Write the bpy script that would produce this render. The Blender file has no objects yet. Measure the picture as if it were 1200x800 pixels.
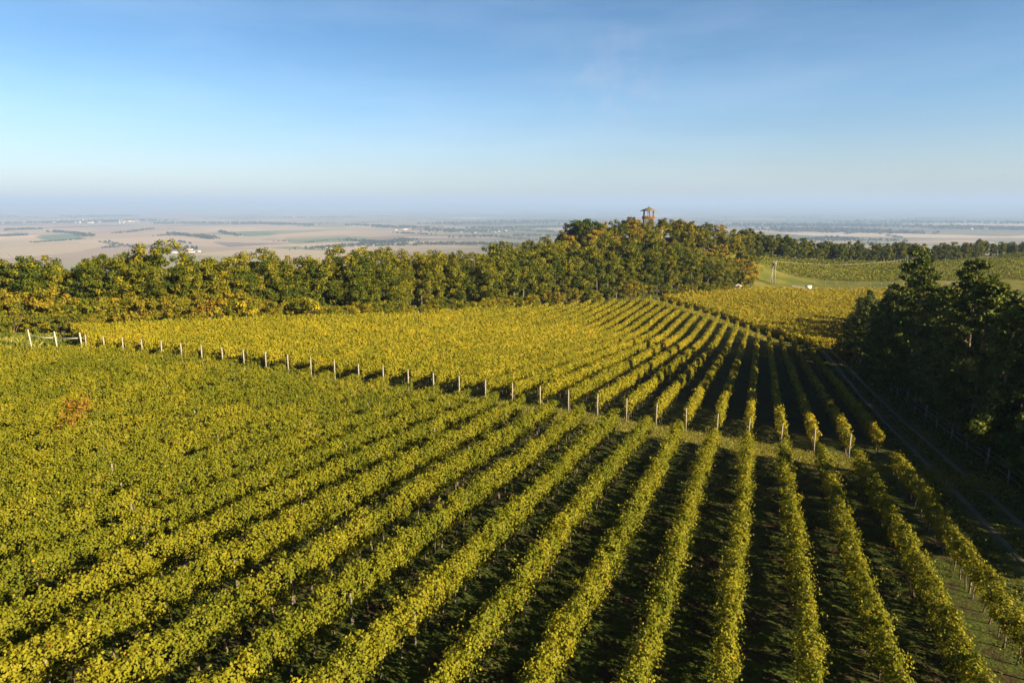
import bpy, math, random
import numpy as np
from mathutils import Vector

# ------------------------------------------------------------------ camera, sky, sun, exposure
S = bpy.context.scene
COL = S.collection
R = math.radians
F, PITCH = 800.0, math.atan((400 - 243) / 800.0)
cam_d = bpy.data.cameras.new('camera'); cam = bpy.data.objects.new('camera', cam_d); COL.objects.link(cam)
cam_d.sensor_width = 36; cam_d.lens = 24; cam_d.clip_start = .5; cam_d.clip_end = 200000
cam.location = (0, 0, 0); cam.rotation_euler = (R(90) - PITCH, 0, 0)
S.camera = cam

SUN_AZ, SUN_EL = R(122), R(21.5)
W = bpy.data.worlds.new('World'); S.world = W; W.use_nodes = True
wn, wl = W.node_tree.nodes, W.node_tree.links
sky = wn.new('ShaderNodeTexSky'); sky.sky_type = 'NISHITA'; sky.sun_disc = False
sky.sun_elevation = SUN_EL; sky.sun_rotation = SUN_AZ
sky.altitude = 200; sky.air_density = 1.0; sky.dust_density = .7; sky.ozone_density = 3.0
def wmix(kind, fac, a, b):
    n = wn.new('ShaderNodeMix'); n.data_type = 'RGBA'; n.blend_type = kind
    for i, v in ((0, fac), (6, a), (7, b)):
        if isinstance(v, (tuple, float, int)): n.inputs[i].default_value = v
        else: wl.new(v, n.inputs[i])
    return n.outputs[2]
def wramp(stops, inp):
    n = wn.new('ShaderNodeValToRGB'); e = n.color_ramp.elements
    while len(e) < len(stops): e.new(.5)
    for k, (p, c) in enumerate(stops): e[k].position = p; e[k].color = (*c, 1)
    wl.new(inp, n.inputs[0]); return n.outputs[0]
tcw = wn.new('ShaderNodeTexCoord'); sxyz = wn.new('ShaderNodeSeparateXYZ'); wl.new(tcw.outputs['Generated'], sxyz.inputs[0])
# blue sky, paler towards the horizon; unseen zenith dimmed to weaken shadow fill
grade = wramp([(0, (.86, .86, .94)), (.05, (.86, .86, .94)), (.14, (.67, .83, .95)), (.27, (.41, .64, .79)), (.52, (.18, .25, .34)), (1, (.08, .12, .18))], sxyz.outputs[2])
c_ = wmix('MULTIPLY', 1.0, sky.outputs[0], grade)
# a breath of high cirrus
mpw = wn.new('ShaderNodeMapping'); mpw.inputs['Scale'].default_value = (1.2, 1.2, 7); mpw.inputs['Rotation'].default_value = (.15, .1, 0); wl.new(tcw.outputs['Generated'], mpw.inputs[0])
nzw = wn.new('ShaderNodeTexNoise'); nzw.inputs['Scale'].default_value = 2.2; nzw.inputs['Detail'].default_value = 6; nzw.inputs['Roughness'].default_value = .55; wl.new(mpw.outputs[0], nzw.inputs['Vector'])
cir = wramp([(.42, (0, 0, 0)), (.75, (.10, .10, .10))], nzw.outputs[0])
c_ = wmix('MIX', cir, c_, (7.0, 7.6, 8.2, 1))
dw = wn.new('ShaderNodeVectorMath'); dw.operation = 'DOT_PRODUCT'; wl.new(tcw.outputs['Generated'], dw.inputs[0])
dw.inputs[1].default_value = Vector(((715 - 600) / F, math.cos(PITCH) + .375 * math.sin(PITCH), .375 * math.cos(PITCH) - math.sin(PITCH))).normalized()
wis = wramp([(.9990, (0, 0, 0)), (.99985, (.13, .13, .13))], dw.outputs['Value'])      # one faint wisp of cloud
nz2 = wn.new('ShaderNodeTexNoise'); nz2.inputs['Scale'].default_value = 34; nz2.inputs['Detail'].default_value = 4; wl.new(tcw.outputs['Generated'], nz2.inputs['Vector'])
c_ = wmix('MIX', wmix('MULTIPLY', 1.0, wis, wramp([(.42, (0, 0, 0)), (.62, (1, 1, 1))], nz2.outputs[0])), c_, (4.6, 4.3, 4.6, 1))
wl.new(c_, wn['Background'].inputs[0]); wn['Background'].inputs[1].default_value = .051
sun_d = bpy.data.lights.new('sun', 'SUN'); sun = bpy.data.objects.new('sun', sun_d); COL.objects.link(sun)
sun_d.energy = 5.0; sun_d.angle = R(.5); sun_d.color = (1.0, .82, .52)
SD = Vector((math.sin(SUN_AZ) * math.cos(SUN_EL), math.cos(SUN_AZ) * math.cos(SUN_EL), math.sin(SUN_EL)))
sun.rotation_euler = SD.to_track_quat('Z', 'Y').to_euler()
S.view_settings.view_transform = 'Standard'; S.view_settings.look = 'None'
S.view_settings.exposure = 1.78; S.view_settings.gamma = 1
S.cycles.use_denoising = True
S.cycles.max_bounces = 6; S.cycles.diffuse_bounces = 1; S.cycles.glossy_bounces = 1
S.cycles.transmission_bounces = 2; S.cycles.transparent_max_bounces = 4; S.cycles.volume_bounces = 0

# ------------------------------------------------------------------ helpers
rng = np.random.default_rng(7)
AZ = R(20.19)                                    # azimuth of the vine rows
rv = np.array([math.sin(AZ), math.cos(AZ)]); lv = np.array([math.cos(AZ), -math.sin(AZ)])

def xy(D, L):
    D, L = np.asarray(D, float), np.asarray(L, float)
    return np.stack([D * rv[0] + L * lv[0], D * rv[1] + L * lv[1]], -1)

def ray(px, py):
    u, v = (px - 600) / F, -(py - 400) / F
    return np.array([u, math.cos(PITCH) + v * math.sin(PITCH), v * math.cos(PITCH) - math.sin(PITCH)])

def project(p):
    c, s = math.cos(PITCH), math.sin(PITCH)
    zc = p[1] * c - p[2] * s; yc = p[1] * s + p[2] * c
    return 600 + F * p[0] / zc, 400 - F * yc / zc

def link(o, parent=None):
    COL.objects.link(o)
    if parent is not None: o.parent = parent
    return o

def tag(o, label=None, cat=None, group=None, kind=None):
    for k, v in (('label', label), ('category', cat), ('group', group), ('kind', kind)):
        if v: o[k] = v
    return o

def empty(name, loc=(0, 0, 0), rz=0):
    o = bpy.data.objects.new(name, None); COL.objects.link(o)
    o.location = [float(c) for c in loc]; o.rotation_euler = (0, 0, rz); o.empty_display_size = .3
    return o

def mesh_np(name, verts, faces_flat, sizes, mat, parent=None, attr=None, smooth=False, mats=None, midx=None):
    me = bpy.data.meshes.new(name)
    nv, nl, nf = len(verts), len(faces_flat), len(sizes)
    me.vertices.add(nv); me.vertices.foreach_set('co', np.ascontiguousarray(verts, dtype=np.float32).ravel())
    me.loops.add(nl); me.loops.foreach_set('vertex_index', np.asarray(faces_flat, dtype=np.int32))
    me.polygons.add(nf)
    st = np.concatenate([[0], np.cumsum(sizes)[:-1]]).astype(np.int32)
    me.polygons.foreach_set('loop_start', st)
    if smooth: me.polygons.foreach_set('use_smooth', np.ones(nf, dtype=bool))
    for k, (dom, arr) in (attr or {}).items():
        a = me.attributes.new(k, 'FLOAT', dom); a.data.foreach_set('value', np.asarray(arr, dtype=np.float32))
    for m in (mats or [mat]): me.materials.append(m)
    if midx is not None: me.polygons.foreach_set('material_index', np.asarray(midx, dtype=np.int32))
    me.update(calc_edges=True)
    return link(bpy.data.objects.new(name, me), parent)

class MB:                                         # collects simple solids for ONE mesh
    def __init__(s): s.v, s.f, s.m = [], [], []
    def add(s, vs, fs, mi=0):
        b = len(s.v); s.v += [tuple(map(float, v)) for v in vs]
        s.f += [[b + i for i in f] for f in fs]; s.m += [mi] * len(fs); return s
    def box(s, c, d, rz=0, mi=0):
        cx, cy, cz = c; a, b, h = d[0] / 2, d[1] / 2, d[2] / 2; co, si = math.cos(rz), math.sin(rz)
        vs = [(cx + x * co - y * si, cy + x * si + y * co, cz + z) for z in (-h, h) for x, y in ((-a, -b), (a, -b), (a, b), (-a, b))]
        return s.add(vs, [(3, 2, 1, 0), (4, 5, 6, 7), (0, 1, 5, 4), (1, 2, 6, 5), (2, 3, 7, 6), (3, 0, 4, 7)], mi)
    def tube(s, pts, rad, n=7, mi=0, cap=True):
        pts = [Vector(p) for p in pts]; rad = rad if isinstance(rad, (list, tuple)) else [rad] * len(pts)
        vs, fs = [], []
        for i, p in enumerate(pts):
            d = (pts[min(i + 1, len(pts) - 1)] - pts[max(i - 1, 0)]).normalized()
            a = d.orthogonal().normalized() if abs(d.z) < .99 else Vector((1, 0, 0)); a = (a - d * a.dot(d)).normalized(); b = d.cross(a)
            for k in range(n):
                t = 2 * math.pi * k / n; vs.append(p + (a * math.cos(t) + b * math.sin(t)) * rad[i])
        for i in range(len(pts) - 1):
            for k in range(n):
                k2 = (k + 1) % n; fs.append((i * n + k, i * n + k2, (i + 1) * n + k2, (i + 1) * n + k))
        if cap: fs += [tuple(range(n - 1, -1, -1)), tuple((len(pts) - 1) * n + k for k in range(n))]
        return s.add(vs, fs, mi)
    def build(s, name, mat, parent=None, mats=None, smooth=False):
        fl = [i for f in s.f for i in f]
        return mesh_np(name, np.array(s.v), fl, [len(f) for f in s.f], mat, parent, mats=mats, midx=s.m, smooth=smooth)

def copy_tree(o, loc, rz=None, sc=None):
    c = o.copy(); COL.objects.link(c); c.location = [float(v) for v in loc]
    if rz is not None: c.rotation_euler = (0, 0, rz)
    if sc is not None: c.scale = sc
    for ch in o.children:
        d = ch.copy(); COL.objects.link(d); d.parent = c
        for g in ch.children:
            e = g.copy(); COL.objects.link(e); e.parent = d
    return c

ONES = 'zero first second third fourth fifth sixth seventh eighth ninth tenth eleventh twelfth thirteenth fourteenth fifteenth sixteenth seventeenth eighteenth nineteenth twentieth'.split()
def nth(n):
    if n <= 20: return ONES[n]
    t = {2: 'twenty', 3: 'thirty', 4: 'forty', 5: 'fifty', 6: 'sixty', 7: 'seventy', 8: 'eighty', 9: 'ninety'}[n // 10]
    return (t + '-' + ONES[n % 10]) if n % 10 else {2: 'twentieth', 3: 'thirtieth', 4: 'fortieth', 5: 'fiftieth', 6: 'sixtieth', 7: 'seventieth', 8: 'eightieth', 9: 'ninetieth'}[n // 10]

# ------------------------------------------------------------------ materials
def new_mat(name):
    m = bpy.data.materials.new(name); m.use_nodes = True; nt = m.node_tree; nt.nodes.clear()
    out = nt.nodes.new('ShaderNodeOutputMaterial'); return m, nt, out
def ramp(nt, stops, inp):
    r = nt.nodes.new('ShaderNodeValToRGB'); e = r.color_ramp.elements
    while len(e) < len(stops): e.new(.5)
    for k, (p, c) in enumerate(stops): e[k].position = p; e[k].color = (*c, 1)
    if inp is not None: nt.links.new(inp, r.inputs[0])
    return r.outputs[0]
def noise(nt, vec, scale, detail=3, rough=.55):
    n = nt.nodes.new('ShaderNodeTexNoise'); n.inputs['Scale'].default_value = scale; n.inputs['Detail'].default_value = detail
    n.inputs['Roughness'].default_value = rough
    if vec is not None: nt.links.new(vec, n.inputs['Vector'])
    return n.outputs[0]
def mathn(nt, op, a, b=None, c=None, clamp=False):
    n = nt.nodes.new('ShaderNodeMath'); n.operation = op; n.use_clamp = clamp
    for i, v in enumerate((a, b, c)):
        if v is None: continue
        if isinstance(v, (int, float)): n.inputs[i].default_value = v
        else: nt.links.new(v, n.inputs[i])
    return n.outputs[0]
def mixc(nt, fac, a, b):
    n = nt.nodes.new('ShaderNodeMix'); n.data_type = 'RGBA'
    if isinstance(fac, (int, float)): n.inputs[0].default_value = fac
    else: nt.links.new(fac, n.inputs[0])
    for i, v in ((6, a), (7, b)):
        if isinstance(v, tuple): n.inputs[i].default_value = (*v, 1)
        else: nt.links.new(v, n.inputs[i])
    return n.outputs[2]
def objvec(nt):
    return nt.nodes.new('ShaderNodeTexCoord').outputs['Object']
def attr(nt, name):
    a = nt.nodes.new('ShaderNodeAttribute'); a.attribute_name = name; return a.outputs['Fac']

KA = .74                                          # base colours kept dark: the camera is exposed for low sun
def leaf_mat(name, stops, trans=.3, obj_rand=0.0):
    m, nt, out = new_mat(name)
    t = attr(nt, 'tint')
    if obj_rand:
        oi = nt.nodes.new('ShaderNodeObjectInfo').outputs['Random']
        t = mathn(nt, 'ADD', t, mathn(nt, 'MULTIPLY', mathn(nt, 'SUBTRACT', oi, .5), obj_rand), clamp=True)
    c = ramp(nt, [(q, tuple(v * KA for v in k)) for q, k in stops], t)
    p = nt.nodes.new('ShaderNodeBsdfPrincipled'); p.inputs['Roughness'].default_value = .55
    p.inputs['Specular IOR Level'].default_value = .09; nt.links.new(c, p.inputs['Base Color'])
    tr = nt.nodes.new('ShaderNodeBsdfTranslucent'); nt.links.new(c, tr.inputs[0])
    mx = nt.nodes.new('ShaderNodeMixShader'); mx.inputs[0].default_value = trans
    nt.links.new(p.outputs[0], mx.inputs[1]); nt.links.new(tr.outputs[0], mx.inputs[2]); nt.links.new(mx.outputs[0], out.inputs[0])
    return m
def solid(name, c1, c2, scale=4, rough=.8, detail=4):
    m, nt, out = new_mat(name)
    n = noise(nt, objvec(nt), scale, detail, .65)
    c = ramp(nt, [(.3, tuple(v * KA for v in c1)), (.7, tuple(v * KA for v in c2))], n)
    p = nt.nodes.new('ShaderNodeBsdfPrincipled'); p.inputs['Roughness'].default_value = rough
    nt.links.new(c, p.inputs['Base Color']); nt.links.new(p.outputs[0], out.inputs[0]); return m

M_VINE = leaf_mat('vine_leaf', [(0, (.05, .085, .008)), (.35, (.145, .160, .010)), (.6, (.30, .268, .015)), (.8, (.50, .37, .022)), (.93, (.40, .21, .02)), (1, (.22, .075, .02))], .22)
M_OAK = leaf_mat('oak_leaf', [(0, (.035, .06, .008)), (.35, (.085, .115, .01)), (.6, (.19, .18, .013)), (.8, (.30, .26, .016)), (1, (.34, .265, .018))], .25, .18)
M_SCRUB = leaf_mat('scrub_leaf', [(0, (.06, .10, .01)), (.3, (.15, .17, .012)), (.55, (.30, .23, .017)), (.8, (.33, .20, .017)), (1, (.19, .08, .018))], .25, 0)
M_PINE = leaf_mat('pine_needles', [(0, (.050, .075, .013)), (.5, (.12, .15, .02)), (.85, (.19, .19, .024)), (1, (.25, .20, .03))], .12, .15)
M_GRASS = leaf_mat('grass_blade', [(0, (.04, .07, .01)), (.5, (.12, .15, .018)), (.8, (.38, .33, .06)), (1, (.50, .38, .14))], .25)
M_BARK = solid('bark', (.05, .038, .028), (.16, .125, .095), 6)
M_PBARK = solid('pine_bark', (.10, .06, .04), (.26, .18, .13), 5)
M_STEM = solid('vine_stem', (.07, .05, .035), (.20, .15, .10), 9)
M_POST = solid('concrete_post', (.26, .24, .20), (.40, .37, .31), 7)
M_WHITEWOOD = solid('white_painted_wood', (.46, .43, .38), (.60, .57, .52), 8)
M_WOODPOST = solid('weathered_wood', (.17, .14, .11), (.30, .26, .21), 8)
M_WIRE = solid('galvanised_wire', (.30, .30, .30), (.42, .42, .41), 10, .5)
M_TIMBER = solid('stained_timber', (.20, .095, .045), (.32, .16, .075), 3)
M_DKTIMBER = solid('dark_timber', (.07, .035, .02), (.12, .06, .035), 3)
M_SHINGLE = solid('shingle_roof', (.12, .095, .06), (.22, .17, .10), 5)
M_WHITE = solid('white_paint', (.72, .72, .74), (.82, .82, .82), 2, .6)
M_METAL = solid('grey_metal', (.22, .22, .22), (.32, .32, .31), 4, .5)
M_WALL = solid('pale_render', (.60, .56, .50), (.75, .72, .66), .3)
M_TILE = solid('tiled_roof', (.22, .10, .07), (.32, .15, .10), .5)
M_GREYROOF = solid('fibre_cement_roof', (.40, .38, .36), (.52, .50, .47), .4)
M_FARWOOD = leaf_mat('far_foliage', [(0, (.035, .055, .02)), (.6, (.07, .085, .028)), (1, (.14, .12, .04))], .15, .2)

# ------------------------------------------------------------------ terrain
g_L = [-120, -90, -66, -50, -42, -35, -27, -20, -15, -10, 0, 7, 18, 40, 80]
g_v = [3.0, 3.0, 3.0, 2.9, 2.6, 2.2, 1.8, 1.6, 1.3, .8, 0, -.3, -.6, -1.0, -1.6]
ctl = []
def c_dl(D, L, z): q = xy(D, L); ctl.append((q[0], q[1], z))
for D in (-20, 5, 30, 52):
    for L in (-90, -66, -42, -27, -14, 0, 10, 20, 45, 80):
        c_dl(D, L, -13.4 - .0933 * D + np.interp(L, g_L, g_v))
for L in (-42, -27, -14, 0, 10, 20, 45):
    z = -13.4 - .0933 * 52 + np.interp(L, g_L, g_v)
    for D in (75, 100, 125): c_dl(D, L, z - .114 * (D - 52))
c_dl(150, 0, -28.8); c_dl(150, 12, -29.2); c_dl(150, 22, -29.6); c_dl(150, 45, -29.8); c_dl(165, 2, -30.2); c_dl(157, -15, -27.0)
c_dl(185, -14, -28.6); c_dl(172, -15, -27.9); c_dl(140, -30, -25.6); c_dl(165, -30, -26.3); c_dl(195, -30, -26.4); c_dl(125, -42, -23.3)
c_dl(69, -84, -17.6); c_dl(99, -69, -20.0); c_dl(75, -69, -17.4); c_dl(139, -58, -23.6)
for p in ((60, 200, -28.6), (90, 225, -29.0), (75, 240, -28.4), (130, 235, -29.3), (105, 258, -28.0), (160, 250, -29.0), (101, 300, -18.6),
          (165, 330, -26.4), (115, 280, -26.3), (140, 300, -26.0), (245, 370, -28.2), (295, 400, -25.5), (200, 300, -28.0), (250, 330, -27),
          (65, 275, -14), (42, 263, -14.6), (88, 288, -15), (12, 240, -20.5), (25, 222, -22.5), (79, 222, -28.4), (60, 232, -25.5), (0, 225, -23.5),
          (60, 330, -20), (110, 345, -24), (150, 400, -33), (-60, 170, -27), (-120, 150, -26), (-92, 112, -20.5), (-110, 60, -15), (-85, 20, -12.5),
          (320, 350, -25), (350, 450, -30), (250, 450, -34), (0, 320, -32), (-150, 250, -45), (-230, 150, -40), (-200, 0, -18), (250, 150, -32), (250, 0, -24), (400, 250, -33), (0, -120, -6), (150, -120, -12), (-150, -120, -6)):
    ctl.append(p)
ctl = np.array(ctl, float)
def tps(r2): return np.where(r2 > 0, r2 * np.log(np.maximum(r2, 1e-9)), 0.0)
_sc = 100.0
_P = ctl[:, :2] / _sc; _n = len(ctl)
_A = tps(((_P[:, None] - _P[None]) ** 2).sum(-1)) + np.eye(_n) * 2e-3
_B = np.hstack([np.ones((_n, 1)), _P])
_sol = np.linalg.solve(np.block([[_A, _B], [_B.T, np.zeros((3, 3))]]), np.concatenate([ctl[:, 2], np.zeros(3)]))
def rbf(x, y):
    x = np.asarray(x, float).ravel() / _sc; y = np.asarray(y, float).ravel() / _sc
    o = np.empty(len(x))
    for i in range(0, len(x), 20000):
        q = np.stack([x[i:i + 20000], y[i:i + 20000]], 1)
        o[i:i + 20000] = tps(((q[:, None] - _P[None]) ** 2).sum(-1)) @ _sol[:_n] + _sol[_n] + q @ _sol[_n + 1:]
    return o
PLAIN = -200.0
HC = np.array([40.0, 150.0])
def vnoise(x, y, s, seed):
    x = np.asarray(x) / s; y = np.asarray(y) / s
    xi, yi = np.floor(x).astype(np.int64), np.floor(y).astype(np.int64); fx, fy = x - xi, y - yi
    fx = fx * fx * (3 - 2 * fx); fy = fy * fy * (3 - 2 * fy)
    def hh(a, b):
        n = (a * 374761393 + b * 668265263 + seed * 974711) & 0x7fffffff; n = ((n ^ (n >> 13)) * 1274126177) & 0x7fffffff
        return ((n ^ (n >> 16)) & 0xffff) / 65535.0
    return (hh(xi, yi) * (1 - fx) + hh(xi + 1, yi) * fx) * (1 - fy) + (hh(xi, yi + 1) * (1 - fx) + hh(xi + 1, yi + 1) * fx) * fy
def height_raw(x, y):
    x = np.asarray(x, float).ravel(); y = np.asarray(y, float).ravel()
    dx, dy = x - HC[0], y - HC[1]; r = np.hypot(dx, dy)
    k = np.minimum(1, 330 / np.maximum(r, 1e-6))
    z = np.clip(rbf(HC[0] + dx * k, HC[1] + dy * k), -60, 5)
    t = np.clip((r - 300) / 1300, 0, 1); t = t * t * (3 - 2 * t); t = np.clip(t * 1.0, 0, 1)
    far = PLAIN + 26 * (vnoise(x, y, 1900, 3) - .5) + 10 * (vnoise(x, y, 700, 5) - .5)
    k = np.clip((r - 11000) / 27000, 0, 1); far = far + k * k * (300 + 150 * vnoise(x, y, 9000, 12))
    return z * (1 - t) + far * t + (vnoise(x, y, 2.3, 8) - .5) * .10 * (r < 400)

GX = np.arange(-190, 331, 1.0); GY = np.arange(-30, 431, 1.0)
_gx, _gy = np.meshgrid(GX[::2], GY[::2], indexing='ij')
_gz2 = height_raw(_gx, _gy).reshape(_gx.shape)
def height(x, y):
    x = np.asarray(x, float); y = np.asarray(y, float); sh = x.shape
    x, y = np.atleast_1d(x).ravel(), np.atleast_1d(y).ravel()
    o = np.empty(len(x)); ins = (x > -189) & (x < 329) & (y > -29) & (y < 429)
    if (~ins).any(): o[~ins] = height_raw(x[~ins], y[~ins])
    a, b = (x[ins] + 190) / 2, (y[ins] + 30) / 2
    i, j = np.clip(a.astype(int), 0, _gz2.shape[0] - 2), np.clip(b.astype(int), 0, _gz2.shape[1] - 2); fa, fb = a - i, b - j
    o[ins] = (_gz2[i, j] * (1 - fa) + _gz2[i + 1, j] * fa) * (1 - fb) + (_gz2[i, j + 1] * (1 - fa) + _gz2[i + 1, j + 1] * fa) * fb
    return o.reshape(sh)
def h1(x, y): return float(height(np.array([x]), np.array([y]))[0])
def ground_hit(px, py, t0=10, t1=20000):
    d = ray(px, py); t = np.geomspace(t0, t1, 6000)
    g = height(d[0] * t, d[1] * t) - d[2] * t
    k = int(np.argmax(g > 0)); return d * t[k]

# extents of the vine blocks along the rows, by lateral coordinate
def front2(L): return float(np.interp(L, [-110, -90, -84, -66.4, -50, -40, -30, -20, -10, 0, 7, 12], [73, 68, 62, 50.9, 51.8, 52.5, 53.5, 54.3, 55.6, 56.3, 56, 55.8]))
def rear2(L): return float(np.interp(L, [-84, -69.5, -58.7, -45, -30, -12.5, 2, 9.6], [69.5, 99, 139, 168, 195, 186, 166, 156]))
def end1(L): return float(np.interp(L, [-66.4, -40, -20, 0, 10], [47.3, 48.6, 50.3, 51.8, 51.4]))

# ground: one sheet to the horizon, fine near the camera, growing outwards
def axis(lo, hi, step, out, g=1.22):
    a = list(np.arange(lo, hi + .1, step)); s = step
    while a[-1] < out: s = min(s * g, 1500); a.append(a[-1] + s)
    s = step; b = []
    x = lo
    while x > -out: s = min(s * g, 1500); x -= s; b.append(x)
    return np.array(b[::-1] + a)
ax_x = axis(-110, 210, 2, 58000); ax_y = axis(-20, 420, 2, 58000)
ax_y = ax_y[ax_y > -3000]
mx, my = np.meshgrid(ax_x, ax_y, indexing='ij')
mz = height(mx, my)
nx, ny = mx.shape
idx = np.arange(nx * ny).reshape(nx, ny)
fc = np.stack([idx[:-1, :-1], idx[1:, :-1], idx[1:, 1:], idx[:-1, 1:]], -1).reshape(-1)
Lg = mx * lv[0] + my * lv[1]; Dg = mx * rv[0] + my * rv[1]
rr = np.hypot(mx - HC[0], my - HC[1])
f2 = np.interp(Lg, [-110, -90, -84, -66.4, -50, -40, -30, -20, -10, 0, 7, 12], [73, 68, 62, 50.9, 51.8, 52.5, 53.5, 54.3, 55.6, 56.3, 56, 55.8])
head = np.exp(-((Dg - f2 + 2.0) / 1.9) ** 2) * (Lg < 18)
r2v = np.interp(Lg, [-84, -69.5, -58.7, -45, -30, -12.5, 2, 9.6], [69.5, 99, 139, 168, 195, 186, 166, 156])
head = np.maximum(head, np.exp(-((Dg - r2v - 2.5) / 2.2) ** 2) * (Lg < 18) * (Lg > -90))
trackside = np.clip(1 - np.abs(Lg - 14) / 4.5, 0, 1) ** .5 * (Dg < 175)
hillf = np.clip((my - 236) / 10, 0, 1) * np.clip((mx - 75) / 10, 0, 1) * (rr < 330)
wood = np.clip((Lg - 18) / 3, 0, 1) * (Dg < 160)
plainf = np.clip((rr - 420) / 500, 0, 1)
gm, nt, out = new_mat('ground')
ov = objvec(nt)
n1 = noise(nt, ov, .9, 5, .6); n2 = noise(nt, ov, .12, 3, .6); n3 = noise(nt, ov, 6.0, 3, .6)
soil = ramp(nt, [(.3, (.030, .020, .010)), (.7, (.075, .048, .026))], n3)
grass = ramp(nt, [(.3, (.035, .055, .01)), (.7, (.09, .11, .016))], n3)
vin = mixc(nt, ramp(nt, [(.36, (0, 0, 0)), (.52, (1, 1, 1))], n1), soil, grass)
dry = ramp(nt, [(.3, (.17, .18, .03)), (.5, (.28, .25, .05)), (.72, (.38, .29, .12))], n1)
c = mixc(nt, mathn(nt, 'MULTIPLY', attr(nt, 'head'), ramp(nt, [(.3, (.7, .7, .7)), (.55, (1, 1, 1))], n2)), vin, dry)
verge = ramp(nt, [(.3, (.05, .065, .012)), (.7, (.13, .13, .03))], n1)
c = mixc(nt, attr(nt, 'verge'), c, verge)
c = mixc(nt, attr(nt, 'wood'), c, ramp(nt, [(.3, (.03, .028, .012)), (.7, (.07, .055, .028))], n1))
meadow = ramp(nt, [(.35, (.10, .12, .02)), (.55, (.17, .165, .028)), (.75, (.25, .20, .06))], n2)
c = mixc(nt, attr(nt, 'hillf'), c, meadow)
# the plain: a patchwork of large fields
mp = nt.nodes.new('ShaderNodeMapping'); nt.links.new(ov, mp.inputs[0]); mp.inputs['Scale'].default_value = (1 / 620, 1 / 780, 0); mp.inputs['Rotation'].default_value = (0, 0, .3)
wv = nt.nodes.new('ShaderNodeVectorMath'); wv.operation = 'ADD'; nt.links.new(mp.outputs[0], wv.inputs[0])
nz = nt.nodes.new('ShaderNodeTexNoise'); nz.inputs['Scale'].default_value = .45; nt.links.new(mp.outputs[0], nz.inputs['Vector'])
nt.links.new(nz.outputs[1], wv.inputs[1])
vo = nt.nodes.new('ShaderNodeTexVoronoi'); vo.inputs['Scale'].default_value = 1; nt.links.new(wv.outputs[0], vo.inputs['Vector'])
sp = nt.nodes.new('ShaderNodeSeparateColor'); nt.links.new(vo.outputs['Color'], sp.inputs[0])
fld = ramp(nt, [(0, (.30, .22, .165)), (.18, (.42, .32, .235)), (.32, (.20, .155, .12)), (.46, (.48, .38, .285)), (.58, (.34, .26, .19)), (.68, (.14, .17, .08)), (.76, (.42, .33, .24)), (.88, (.19, .145, .12)), (1, (.10, .16, .06))], sp.outputs[0])
n5 = noise(nt, ov, .0035, 5, .65)
fld = mixc(nt, mathn(nt, 'MULTIPLY', n5, .30), fld, (.36, .27, .20))
n6 = noise(nt, ov, .00042, 6, .7)
fld = mixc(nt, mathn(nt, 'MULTIPLY', attr(nt, 'green'), ramp(nt, [(.36, (0, 0, 0)), (.48, (1, 1, 1))], n6)), fld,
           ramp(nt, [(.3, (.05, .07, .025)), (.6, (.12, .12, .05)), (.8, (.22, .18, .10))], noise(nt, ov, .006, 5, .7)))
km = nt.nodes.new('ShaderNodeMix'); km.data_type = 'RGBA'; km.blend_type = 'MULTIPLY'; km.inputs[0].default_value = 1; km.inputs[7].default_value = (KA, KA, KA, 1); nt.links.new(c, km.inputs[6]); c = mixc(nt, attr(nt, 'plain'), km.outputs[2], fld)
p = nt.nodes.new('ShaderNodeBsdfPrincipled'); p.inputs['Roughness'].default_value = .95; p.inputs['Specular IOR Level'].default_value = .1
nt.links.new(c, p.inputs['Base Color'])
bp = nt.nodes.new('ShaderNodeBump'); bp.inputs['Strength'].default_value = .6; bp.inputs['Distance'].default_value = .12; nt.links.new(n3, bp.inputs['Height']); nt.links.new(bp.outputs[0], p.inputs['Normal'])
nt.links.new(p.outputs[0], out.inputs[0])
theta = np.arctan2(mx, my)
greenf = np.clip((np.degrees(theta) + 14) / 12, 0, 1) * .75 + .25 * np.clip((np.hypot(mx, my) - 7000) / 3000, 0, 1)
V = lambda a: ('POINT', a.ravel())
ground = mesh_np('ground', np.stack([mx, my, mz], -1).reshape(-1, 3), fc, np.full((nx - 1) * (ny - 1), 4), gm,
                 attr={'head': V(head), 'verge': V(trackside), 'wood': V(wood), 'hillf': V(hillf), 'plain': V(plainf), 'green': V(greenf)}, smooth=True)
tag(ground, kind='structure')

def ribbon(name, pts, width, mat, dz=.04, step=1.0, cols=5):
    pts = np.array(pts, float); seg = np.hypot(*np.diff(pts, axis=0).T); cs = np.concatenate([[0], np.cumsum(seg)])
    s = np.arange(0, cs[-1], step); q = np.stack([np.interp(s, cs, pts[:, 0]), np.interp(s, cs, pts[:, 1])], 1)
    t = np.gradient(q, axis=0); t /= np.linalg.norm(t, axis=1, keepdims=True) + 1e-9; nrm = np.stack([t[:, 1], -t[:, 0]], 1)
    w = np.linspace(-.5, .5, cols); wob = 1 + .25 * (vnoise(s, s * 0, 3.1, 4) - .5)
    P = q[:, None] + nrm[:, None] * (w[None, :, None] * width * wob[:, None, None])
    edge = np.where(np.abs(w) > .49, -.05, dz)
    z = height(P[..., 0], P[..., 1]) + edge[None]
    n = len(s); ii = np.arange(n * cols).reshape(n, cols)
    f = np.stack([ii[:-1, :-1], ii[1:, :-1], ii[1:, 1:], ii[:-1, 1:]], -1).reshape(-1)
    o = mesh_np(name, np.concatenate([P, z[..., None]], -1).reshape(-1, 3), f, np.full((n - 1) * (cols - 1), 4), mat, smooth=True)
    return tag(o, kind='structure')
M_RUT = solid('bare_earth', (.05, .06, .018), (.095, .078, .042), .9)
M_ROAD = solid('gravel_road', (.22, .20, .17), (.30, .27, .24), .8)
Ds = np.arange(-10, 172, 3.0)
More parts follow.
